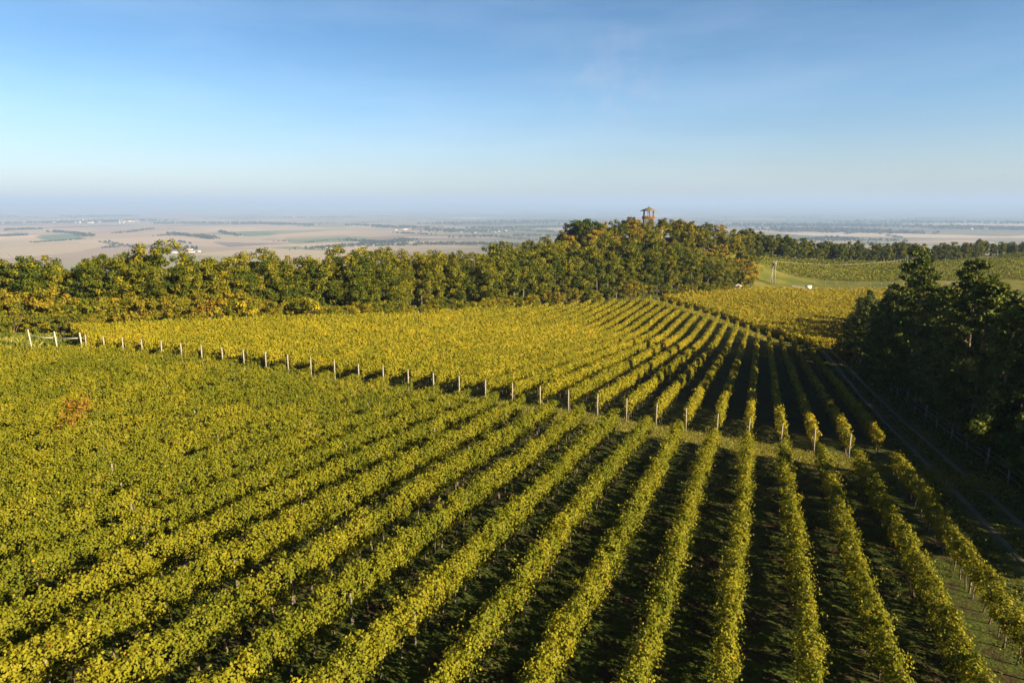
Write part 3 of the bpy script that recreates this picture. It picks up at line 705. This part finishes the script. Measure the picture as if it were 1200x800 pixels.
# --- the pine plantation right of the track
PINES = [proto(('pine', i), lambda i=i: pine(500 + i, 15.2 + .5 * i, 3.9 + .15 * i, .9 + .35 * (i % 3))) for i in range(6)]
for rank, L in enumerate((18.8, 23.5, 29, 35.5, 43)):
    D = (66, 62.5, 60, 58.5, 57)[rank]
    while D < 162 - rank * 1.5:
        if rank == 0 and 57.6 < D < 65: D = 65.5
        x, y = xy(D + rng.uniform(-1, 1), L + rng.uniform(-1.1, 1.1)); sc = rng.uniform(.80, .98) * np.interp(D, [69, 112, 130, 145, 160], [1, 1, .86, .76, .6])
        o = plant(PINES[rng.integers(6)], x, y, sc); placed.append((o, 'pine', rank)); D += rng.uniform(4.0, 6.2)
for L in (24, 28.5, 33.5, 39, 45):
    for D in np.arange(164 if L > 26 else 168, 197 - max(0, 30 - L) * 1.5, 6.2):
        x, y = xy(D + rng.uniform(-1.3, 1.3), L + rng.uniform(-1.2, 1.2)); o = plant(PINES[rng.integers(6)], x, y, rng.uniform(.55, .74)); placed.append((o, 'pine', 3))
x, y = xy(105, 19.2); o = plant(PINES[5], x, y, 1.08, 1.12); placed.append((o, 'pine', 7))
for D, L in ((41.5, 20.5), (38, 25), (43, 26), (36, 21)):
    x, y = xy(D, L); o = plant(PINES[1], x, y, .62); placed.append((o, 'pine', 9))
for D, L, sc in ((44, 52, .95), (48, 57, 1), (52, 50, .9), (39, 48, .9), (41, 58, 1), (55, 60, 1), (36, 54, .9)):
    x, y = xy(D, L); o = plant(PINES[int(D) % 6], x, y, sc); placed.append((o, 'pine', 9))
YP = [proto(('young', i), lambda i=i: pine(540 + i, 4.8 + .5 * i, 1.9 + .2 * i, .3)) for i in range(2)]
for D in np.arange(45, 64, 1.9):
    for L in (19.6, 23, 27):
        x, y = xy(D + rng.uniform(-.7, .7), L + rng.uniform(-.8, .8)); o = plant(YP[rng.integers(2)], x, y, rng.uniform(.65, 1.0)); placed.append((o, 'young', 0))
LT = proto(('near', 0), lambda: oak(601, 7.6, 2.8, 1.2, .30, 60, 110, .24, crad=.7))
x, y = xy(61.5, 19.6); o = plant(LT, x, y, 1.0); placed.append((o, 'neartree', 0))
for px, py, sc in ((984, 412, .5), (993, 417, .62), (978, 408, .42)):
    P = ground_hit(px, py + 6); o = plant(SC['orange'][2], P[0], P[1], sc); placed.append((o, 'pinescrub', sc))

# --- labels of the trees
zones = [(-1e9, 130, 'behind the white rail fence'), (130, 290, 'below the white farm on the plain'), (290, 470, 'around the rust and yellow bushes'), (470, 640, 'below the hazy village'), (640, 1e9, 'at the foot of the tower hill')]
def zname(x): return next(z for a, b, z in zones if a <= x < b)
def px_of(o): return project((o.location.x, o.location.y, o.location.z))[0]
count = {}
for o, kind, a in sorted(placed, key=lambda q: px_of(q[0])):
    x = px_of(o); off = x < -8 or x > 1208
    if kind == 'belt':
        if off: tag(o, 'oak at the cut-off left end of the belt', 'tree', 'oaks of the belt'); continue
        z = zname(x); key = (kind, min(a, 3), z); count[key] = count.get(key, 0) + 1
        if a == 0: lab = 'front rank oak of the belt, %s from left %s' % (nth(count[key]), z)
        elif a == 1: lab = 'second rank oak of the belt, %s from left %s' % (nth(count[key]), z)
        else: lab = 'rear rank oak of the belt ' + z
        tag(o, lab, 'tree', 'oaks of the belt')
    elif kind == 'scrub':
        key = (kind, a); count[key] = count.get(key, 0) + 1
        nm = {'orange': 'orange brown', 'green': 'fresh green', 'yellow': 'bright yellow', 'rust': 'low rust red'}[a]
        tag(o, ('%s shrub at the belt foot, %s of that colour from left' % (nm, nth(count[key]))) if not off else 'orange brown shrub at the cut-off left end of the belt', 'shrub', 'shrubs at the foot of the belt')
    elif kind == 'hill':
        key = (kind, a); count[key] = count.get(key, 0) + 1
        tag(o, '%s tree on the tower hill, %s of its colour from the left' % (a, nth(count[key])), 'tree', 'trees on the tower hill')
    elif kind == 'bigoak': tag(o, 'largest dark green tree with a broad crown at the left top of the tower hill', 'tree', 'trees on the tower hill')
    elif kind == 'ridge':
        if off: tag(o, 'tree of the ridge at its cut-off right end', 'tree', 'trees along the ridge'); continue
        if a == 0:
            z = 'above the twin legged pole' if x < 940 else 'left of the single pole' if x < 1057 else 'right of the single pole'
            key = kind + z; count[key] = count.get(key, 0) + 1
            lab = 'front line ridge tree %s, %s from the left of those' % (z, nth(count[key]))
        else: lab = 'tree hidden behind the front line of the ridge'
        tag(o, lab, 'tree', 'trees along the ridge')
    elif kind == 'pine':
        if off or a == 9: tag(o, 'dark pine at the cut-off right side of the plantation', 'tree', 'pines right of the track'); continue
        if a == 7: lab = 'tallest dark pine, its pointed top standing out over the plantation'
        elif a == 0:
            count[kind] = count.get(kind, 0) + 1; lab = 'dark pine at the edge of the dirt track, %s from the far end' % nth(count[kind])
        else: lab = 'dark pine standing deep in the plantation right of the track'
        tag(o, lab, 'tree', 'pines right of the track')
    elif kind == 'young':
        if off: tag(o, 'low young pine at the cut-off right edge of the lane', 'tree', 'young pines by the lane')
        else:
            count[kind] = count.get(kind, 0) + 1; tag(o, 'low young pine behind the lane fence, %s from the left' % nth(count[kind]), 'tree', 'young pines by the lane')
    elif kind == 'neartree': tag(o, 'small fresh green broadleaf tree before the dark pines by the track', 'tree')
    elif kind == 'pinescrub': tag(o, {.5: 'middle sized', .62: 'largest', .42: 'smallest'}[a] + ' of three orange shrubs at the far end of the dirt track', 'shrub', 'orange shrubs by the far track')
for o in list(protos.values()):
    if o.get('used') == 0:
        for ch in list(o.children): bpy.data.objects.remove(ch)
        bpy.data.objects.remove(o)
    elif 'used' in o: del o['used']
protos.clear()

# ------------------------------------------------------------------ lookout tower
P = ray(760, 256) * (281 / ray(760, 256)[1]); tx, ty = float(P[0]), 281.0; tg = h1(tx, ty)
tw = empty('lookout_tower', (tx, ty, tg), .2)
fl = -4.6 - tg
def ring(rad, z, n=6, ph=0): return [(rad * math.cos(ph + 2 * math.pi * i / n), rad * math.sin(ph + 2 * math.pi * i / n), z) for i in range(n)]
for i, q in enumerate(ring(1.75, 0)):
    MB().tube([(q[0] * 1.15, q[1] * 1.15, -.3), (q[0], q[1], fl + 3.35)], .14, 6).build('post', M_DKTIMBER if i % 2 else M_TIMBER, tw)
for z in (fl, fl - 2.4):
    b = MB(); lo, hi = ring(2.35, z - .12), ring(2.35, z + .12); b.add(lo + hi, [tuple(range(5, -1, -1)), tuple(range(6, 12))] + [(i, (i + 1) % 6, 6 + (i + 1) % 6, 6 + i) for i in range(6)]); b.build('platform', M_TIMBER, tw)
for i in range(6):
    a, c = Vector(ring(2.3, fl + .12)[i]), Vector(ring(2.3, fl + .12)[(i + 1) % 6]); b = MB(); m = (a + c) / 2; d = c - a; an = math.atan2(d.y, d.x)
    b.box((m.x, m.y, fl + 1.12), (d.length, .09, .1), an); b.box((m.x, m.y, fl + .24), (d.length, .07, .1), an)
    for k in range(9):
        q = a.lerp(c, (k + .5) / 9); b.box((q.x, q.y, fl + .68), (.15, .05, .78), an)
    b.build('railing', M_TIMBER, tw)
for i in range(6):
    q = ring(1.75, 0)[i]; q2 = ring(1.75, 0)[(i + 1) % 6]
    MB().tube([(q[0], q[1], fl - 2.2), (q2[0], q2[1], fl - .2)], .07, 5).build('brace', M_TIMBER, tw)
b = MB(); e = ring(3.05, fl + 3.25); m = ring(1.6, fl + 3.95); t = [(0, 0, fl + 4.75)]; e2 = ring(3.05, fl + 3.12)
b.add(e2 + e + m + t, [tuple(range(5, -1, -1))] + [(i, (i + 1) % 6, 6 + (i + 1) % 6, 6 + i) for i in range(6)] + [(6 + i, 6 + (i + 1) % 6, 12 + (i + 1) % 6, 12 + i) for i in range(6)] + [(12 + i, 12 + (i + 1) % 6, 18) for i in range(6)])
rf = b.build('roof', M_SHINGLE, tw); MB().tube([(0, 0, fl + 4.6), (0, 0, fl + 5.15)], [.12, .05], 6).build('finial', M_DKTIMBER, rf)
tw.scale = (1.22, 1.22, 1)
tag(tw, 'brown timber lookout tower with a six sided roof rising from the wooded hill', 'tower')

# ------------------------------------------------------------------ fences, poles, board, shed, road
rfp = ground_hit(67, 411.5); rf_ = empty('rail_fence', rfp)
pp = [np.array(ray(px, py) * (rfp[1] / ray(px, py)[1] * k)) for px, py, k in ((38, 412, 1.0), (68, 412, .992), (97, 411, .985))]
pp = [np.array([p[0], p[1], h1(p[0], p[1])]) for p in pp]
for i, p in enumerate(pp):
    b = MB(); b.box((0, 0, .95), (.10, .10, 2.5)); b.box((0, 0, 2.22), (.075, .075, .04)); o = b.build('post', M_WHITEWOOD, rf_); o.location = [float(v) for v in (p - rfp)]; o.rotation_euler = (.02, (-.06, -.05, -.04)[i], 0)
for i in range(2):
    a, c = pp[i] - rfp + (0, .07, 1.45), pp[i + 1] - rfp + (0, .07, 1.65 if i else 1.5); m = (a + c) / 2 + (0, 0, -.05); MB().tube([a, m, c], .055, 6).build('rail', M_WHITEWOOD, rf_)
tag(rf_, 'white wooden fence of three posts and two rails at the left edge', 'fence')

def wire_fence(pts, label, group=None, me=ME_FPOST, step=6, heights=(.5, 1.0, 1.4), wr=.012, name='wire_fence'):
    pts = np.array(pts, float); cs = np.concatenate([[0], np.cumsum(np.hypot(*np.diff(pts, axis=0).T))]); s = np.arange(0, cs[-1] + .01, step)
    x, y = np.interp(s, cs, pts[:, 0]), np.interp(s, cs, pts[:, 1]); z = height(x, y); root = empty(name, (x[0], y[0], z[0])); o = np.array([x[0], y[0], z[0]])
    for i in range(len(s)): put_post(me, 'post', root, (x[i] + rng.uniform(-.1, .1), y[i], z[i]), rng.uniform(-.06, .06))
    b = MB()
    for hgt in heights: b.tube([np.array([x[i], y[i], z[i] + hgt]) - o for i in range(len(s))], wr, 3, cap=False)
    b.build('wire', M_WIRE, root); return tag(root, label, 'fence', group)
wire_fence([xy(D, 17.2) for D in (44, 60, 80, 100, 125, 152)], 'wire fence on pale posts along the pines right of the dirt track', step=5.2)
bx = [belt(s, 2.2) for s in np.arange(105, bs[-1] - 2, 4)]
P = [np.array(q) for q in bx]
wire_fence(P, 'wire fence on pale posts between the oak belt and the golden vines', me=ME_END, step=4.6)
def pxy(px, py): q = ground_hit(px, py); return (q[0], q[1])
wire_fence([(88, 238), (100, 240), (118, 241), (135, 238), (150, 236)], 'wire fence at the far edge of the bright yellow vines, before the gravel road', me=ME_END, step=4.0)
wire_fence([(112, 262), (135, 258), (160, 256), (185, 258)], 'wire fence behind the gravel road at the foot of the hillside', me=ME_FPOST, step=4.0)
ribbon('road', [(104, 253), (116, 248), (132, 246), (158, 246)], 3.6, M_ROAD, .06, 1.5)
ridge = [(86, 290), (103, 302), (130, 316), (165, 330), (205, 348), (245, 370)]
ribbon('path', ridge, 1.8, M_RUT, .06, 2)
wire_fence([(185, 341), (205, 351), (225, 362), (250, 376)], 'wire fence in front of the ridge trees at the top of the hillside', me=ME_END, step=2.6)

bq = ray(947, 341.5); bq = bq * (243 / bq[1]); nb = empty('notice_board', (bq[0], 243, h1(bq[0], 243)), -.25)
MB().box((0, 0, 1.25), (2.15, .08, 1.75)).build('panel', M_WHITE, nb)
for sx in (-.95, .95): MB().box((sx, .1, .9), (.1, .1, 2.2)).build('post', M_WOODPOST, nb)
tag(nb, 'plain white rectangular board standing by the gravel road at the far fence', 'board')
sq = ray(863, 343); sq = sq * (237 / sq[1]); sh = empty('shed', (sq[0], 237, h1(sq[0], 237)), .3); sh.scale = (1.15, 1.15, 1.7)
b = MB(); b.box((0, .15, .55), (1.9, 1.2, 1.3)); b.build('wall', M_WOODPOST, sh)
b = MB(); b.add([(-1.2, -.9, 1.12), (1.2, -.9, 1.12), (1.2, .95, 1.55), (-1.2, .95, 1.55), (-1.2, -.9, 1.2), (1.2, -.9, 1.2), (1.2, .95, 1.63), (-1.2, .95, 1.63)], [(3, 2, 1, 0), (4, 5, 6, 7), (0, 1, 5, 4), (1, 2, 6, 5), (2, 3, 7, 6), (3, 0, 4, 7)]); b.build('roof', M_GREYROOF, sh)
MB().box((.3, -.46, .5), (.7, .04, 1.0)).build('door', M_DKTIMBER, sh)
tag(sh, 'tiny low shed with a pale slanting roof at the foot of the wood', 'shed')

tq = ray(906, 330); tq = tq * (252 / tq[1]); tz = h1(tq[0], 252); tp = empty('transformer_pole', (tq[0], 252, tz)); H = 8.3
for x in (-.55, .55): MB().tube([(x, 0, -.4), (x * .95, 0, H)], [.20, .15], 8).build('pole', M_POST, tp)
MB().tube([(-1.5, -.6, -.4), (-.62, 0, H * .55)], [.13, .1], 7).build('brace', M_POST, tp)
MB().box((0, 0, H - .15), (2.1, .16, .16)).build('crossarm', M_METAL, tp)
b = MB(); b.box((0, -.45, H - 1.0), (.95, .6, .95)); [b.box((x, -.45, H - 1.0), (.04, .72, .8)) for x in (-.3, -.1, .1, .3)]; b.build('transformer', M_METAL, tp)
for x in (-.9, 0, .9): MB().tube([(x, 0, H - .07), (x, 0, H + .22)], [.035, .05], 6).build('insulator', M_METAL, tp)
tag(tp, 'twin legged pole carrying a transformer beside the gravel road', 'pole')
def upole(px, py, Y, H, label):
    q = ray(px, py); q = q * (Y / q[1]); z = h1(q[0], Y); o = empty('utility_pole', (q[0], Y, z))
    MB().tube([(0, 0, -.4), (0, 0, H)], [.23, .17], 8).build('pole', M_POST, o); MB().box((0, 0, H - .3), (1.3, .1, .1)).build('crossarm', M_METAL, o)
    for x in (-.55, .55): MB().tube([(x, 0, H - .25), (x, 0, H - .02)], [.04, .06], 6).build('insulator', M_WHITE, o)
    tag(o, label, 'pole', 'utility poles'); return (q[0], Y, z + H)
zt = ray(1057, 307)[2] / ray(1057, 307)[1]; t1 = upole(1057, 326, 300, max(5, zt * 300 - h1((1057 - 600) / F * 300 * .98, 300)), 'pale single pole on the hillside above the pine tops')
zt = ray(775, 269)[2] / ray(775, 269)[1]; upole(775, 288, 243, max(5, zt * 243 - h1((775 - 600) / F * 243 * .98, 243)), 'pale single pole among the trees below the lookout tower')
for dx, lab in ((-.55, 'thin overhead cable, nearer of two between twin pole and single pole'), (.55, 'thin overhead cable, farther of two between twin pole and single pole')):
    a, c = np.array([tq[0] + dx, 252.0, tz + H + .2]), np.array([t1[0] + dx, t1[1], t1[2]]); b = MB()
    b.tube([a + (c - a) * u - np.array([0, 0, 1.8 * 4 * u * (1 - u)]) for u in np.linspace(0, 1, 21)], .022, 4, cap=False)
    tag(b.build('power_cable', M_WIRE), lab, 'cable', 'overhead cables')

# ------------------------------------------------------------------ the plain: woods, farm, villages, field sheets
def plain_pt(px, py): return ground_hit(px, py, 900, 60000)
M_GREENF = solid('winter_wheat', (.10, .16, .06), (.15, .20, .08), .01)
M_DARKF = solid('ploughed_soil', (.19, .14, .11), (.26, .19, .15), .008)
M_PALEF = solid('stubble', (.48, .38, .28), (.55, .45, .34), .008)
def field(name, poly, mat):
    pts = [plain_pt(px, py) for px, py in poly]; c = np.mean(pts, 0); b = MB(); rings = []
    for k in (0, .5, 1):
        pass
    n = len(pts); vs = []
    for i in range(n):
        for u in np.linspace(0, 1, 8, endpoint=False): vs.append(pts[i] * (1 - u) + pts[(i + 1) % n] * u)
    m = len(vs); L = [c + (v - c) * k for k in (.33, .66, 1) for v in vs]; L = [np.array([q[0], q[1], h1(q[0], q[1]) + 1.0]) for q in [c] + L]
    f = [(0, 1 + i, 1 + (i + 1) % m) for i in range(m)] + [(1 + j * m + i, 1 + (j + 1) * m + i, 1 + (j + 1) * m + (i + 1) % m, 1 + j * m + (i + 1) % m) for j in (0, 1) for i in range(m)]
    b.add(L, f); return tag(b.build(name, mat), kind='structure')
for nm, poly, mt in (('field', [(40, 278), (58, 274), (78, 274), (100, 278), (80, 281), (55, 282)], M_GREENF), ('field', [(276, 274), (286, 271), (318, 272), (325, 275), (290, 277)], M_GREENF),
                     ('field', [(250, 284), (320, 280), (360, 281), (340, 285), (270, 289)], M_DARKF), ('field', [(440, 279), (520, 278), (600, 279), (640, 281), (520, 282)], M_DARKF),
                     ('field', [(470, 277.2), (600, 278), (560, 279), (480, 278.4)], M_PALEF), ('field', [(640, 268), (690, 267), (688, 270), (650, 271)], M_PALEF),
                     ('field', [(900, 273), (980, 272), (1100, 275), (1210, 276), (1210, 279), (1100, 279), (960, 277)], M_PALEF), ('field', [(0, 270), (40, 268), (60, 270), (20, 272)], M_PALEF)):
    field(nm, poly, mt)
def wood_strip(pts, wid, hgt, num, name='woods', tint=.35, lab=None):
    pts = np.array([plain_pt(*p)[:2] for p in pts]); cs = np.concatenate([[0], np.cumsum(np.hypot(*np.diff(pts, axis=0).T))])
    s = rng.uniform(0, cs[-1], num); x = np.interp(s, cs, pts[:, 0]) + rng.normal(0, wid * .4, num); y = np.interp(s, cs, pts[:, 1]) + rng.normal(0, wid * .5, num)
    per = 26; hh = np.repeat(hgt * rng.uniform(.6, 1.2, num), per); C = np.repeat(np.column_stack([x, y, height(x, y)]), per, 0); d = rng.normal(size=(len(C), 3)); d /= np.linalg.norm(d, axis=1, keepdims=True)
    p = C + d * hh[:, None] * (.45, .45, .5) + np.column_stack([0 * hh, 0 * hh, hh * .5])
    o = leaf_object(name, p, d + (0, 0, .3), hh * .5 * rng.uniform(.7, 1.3, len(hh)), tint + np.repeat(rng.normal(0, .2, num), per), M_FARWOOD)
    tag(o, kind='stuff'); return o
for pts, wid, hgt, num in (([(64, 272), (80, 273), (95, 275.5), (105, 277)], 45, 16, 120), ([(0, 277), (30, 276)], 40, 14, 60), ([(5, 270), (45, 269)], 60, 16, 90), ([(130, 273.5), (150, 272), (178, 268)], 60, 8, 140),
                           ([(197, 274.5), (215, 276), (232, 277), (250, 280)], 50, 16, 150), ([(258, 271.5), (268, 274), (282, 276.5)], 30, 13, 60), ([(185, 262), (250, 261.8), (300, 262), (342, 263.5)], 130, 22, 300), ([(345, 263.6), (368, 263.8)], 60, 16, 60),
                           ([(415, 264), (440, 265), (470, 267)], 120, 18, 120), ([(455, 266), (500, 268), (540, 272), (580, 270)], 260, 15, 420), ([(420, 286), (460, 284), (480, 281)], 90, 12, 160), ([(365, 292), (400, 289), (430, 287)], 110, 10, 200), ([(440, 288), (520, 286), (600, 287)], 120, 11, 320),
                           ([(540, 278), (640, 276), (690, 277)], 150, 12, 160), ([(560, 268), (640, 266), (700, 265)], 300, 16, 320), ([(520, 262), (600, 261), (700, 259)], 500, 22, 300), ([(0, 262), (50, 261), (110, 260), (180, 258)], 350, 20, 380), ([(120, 283), (150, 290), (172, 288)], 50, 9, 60),
                           ([(118, 291), (135, 290)], 25, 9, 30), ([(900, 270), (960, 270), (1040, 273)], 350, 22, 420), ([(860, 265), (960, 264), (1080, 266)], 600, 24, 380), ([(1105, 267), (1150, 268), (1210, 269)], 300, 24, 300), ([(1000, 261), (1100, 261), (1210, 262)], 800, 26, 300), ([(1048, 273), (1075, 273.5)], 90, 15, 60), ([(900, 284), (1000, 281), (1060, 283)], 120, 12, 160)):
    wood_strip(pts, wid, hgt, num)
rw = np.random.default_rng(77)
for i in range(60):
    px, py = rw.uniform(-20, 1220), 253 + 38 * rw.uniform(0, 1) ** 1.3
    if 180 < px < 250 and py > 286: continue
    ln = rw.uniform(12, 70) * (1.4 if py < 266 else .8); k = (py - 243) / 20; dz = rw.uniform(-1.2, 1.2) * k
    wood_strip([(px - ln / 2, py - dz), (px, py + rw.uniform(-.3, .3) * k), (px + ln / 2, py + dz)], rw.uniform(25, 90) / k, rw.uniform(9, 16) / min(1.3, k + .3), int(ln * rw.uniform(1.0, 2.2)), tint=rw.uniform(.2, .6))
# farm with its trees
def building(name, P, w, d, h, rh, rz, label, group, grey=False, parts=True):
    root = empty(name, (P[0], P[1], h1(P[0], P[1])), rz)
    b = MB(); b.box((0, 0, h / 2 - .4), (w, d, h + .8)); b.add([(-w / 2, -d / 2, h), (-w / 2, d / 2, h), (-w / 2, 0, h + rh), (w / 2, -d / 2, h), (w / 2, d / 2, h), (w / 2, 0, h + rh)], [(0, 2, 1), (3, 4, 5)]); b.build('wall', M_WALL, root)
    e = .5; b = MB(); b.add([(-w / 2 - e, -d / 2 - e, h - .1), (w / 2 + e, -d / 2 - e, h - .1), (w / 2 + e, 0, h + rh + .15), (-w / 2 - e, 0, h + rh + .15), (w / 2 + e, d / 2 + e, h - .1), (-w / 2 - e, d / 2 + e, h - .1)], [(0, 1, 2, 3), (3, 2, 4, 5)]); b.build('roof', M_GREYROOF if grey else M_TILE, root)
    return tag(root, label, 'building', group)
GF = 'farm buildings on the plain'
for px, py, w, d, h, rh, rz, lab, g in ((203, 296.5, 52, 12, 5, 3, .05, 'long low white barn left of the other farm buildings on the plain', True), (222, 296, 46, 13, 5.5, 4, .08, 'long white barn with dark roof in the middle of the plain farm', False),
                                     (222.5, 294, 26, 12, 7, 4, .0, 'pale gabled barn behind the middle long barn of the plain farm', True), (233, 295.3, 16, 10, 5, 3, .1, 'small white shed at the right end of the plain farm', True)):
    building('farm_building', plain_pt(px, py), w, d, h, rh, rz, lab, GF, g)
r_ = np.random.default_rng(9)
FT = proto(('farmtree', 0), lambda: oak(700, 19, 8.0, 2, .1, 60, 30, 1.6, M_FARWOOD, 2.6, 'farm_tree'))
for i, (px, py) in enumerate(((190, 295), (203, 293.5), (206, 292.8), (212, 293), (217, 293), (219, 292.5), (226, 292.6), (230, 293.3), (197, 293.6), (211, 296.5))):
    q = plain_pt(px, py); o = plant(FT, q[0], q[1], r_.uniform(.8, 1.15)); tag(o, 'dark blue-green tree of the farm on the plain, %s from the left' % nth(1 + sorted([190, 203, 206, 212, 217, 219, 226, 230, 197, 211]).index(px)), 'tree', 'farm trees on the plain')
if 'used' in FT: del FT['used']
def house_mesh():
    b = MB(); b.box((0, 0, 2.5), (13, 9, 6.6)); b.add([(-6.5, -4.5, 5.8), (-6.5, 4.5, 5.8), (-6.5, 0, 9.5), (6.5, -4.5, 5.8), (6.5, 4.5, 5.8), (6.5, 0, 9.5)], [(0, 2, 1), (3, 4, 5)])
    b.add([(-7, -5, 5.6), (7, -5, 5.6), (7, 0, 9.7), (-7, 0, 9.7), (7, 5, 5.6), (-7, 5, 5.6)], [(0, 1, 2, 3), (3, 2, 4, 5)], 1)
    o = b.build('house', M_WALL, mats=[M_WALL, M_TILE]); me = o.data; bpy.data.objects.remove(o); return me
HM = house_mesh()
def village(x0, x1, y0, y1, num, label, group, sc):
    for i in range(num):
        q = plain_pt(r_.uniform(x0, x1), r_.uniform(y0, y1)); o = bpy.data.objects.new('house', HM); link(o); o.location = (float(q[0]), float(q[1]), h1(q[0], q[1])); o.rotation_euler = (0, 0, r_.uniform(-.6, .6)); k = sc * r_.uniform(.7, 1.3); o.scale = (k * r_.uniform(.8, 1.6), k, k); tag(o, label, 'house', group)
village(455, 525, 266, 270.5, 34, 'pale hazy house of the village above the middle of the belt', 'houses of the middle village', 1.35)
village(60, 175, 258, 261.5, 34, 'tiny pale house of the far village above the left of the belt', 'houses of the left village', 1.9)
village(1132, 1160, 267, 269, 10, 'tiny white house of the hamlet beyond the ridge at the right', 'houses of the right hamlet', 1.8)
village(365, 440, 287, 293, 18, 'small house among trees in the valley just above the belt', 'houses of the valley', .8)
village(540, 600, 270, 274, 10, 'pale house on the hazy slopes right of the village', 'houses on the hazy slopes', 1.1)

# ------------------------------------------------------------------ air
hm, nt, out = new_mat('haze_air'); pv = nt.nodes.new('ShaderNodeVolumePrincipled')
pv.inputs['Color'].default_value = (.38, .55, .93, 1); pv.inputs['Density'].default_value = 9.5e-5; pv.inputs['Anisotropy'].default_value = 0.0
nt.links.new(pv.outputs[0], out.inputs['Volume'])
zmin = float(mz.min()) - 2
b = MB(); b.box((0, 28000, (zmin + 270) / 2), (122000, 64500, 270 - zmin)); hz = b.build('haze', hm); tag(hz, kind='stuff')
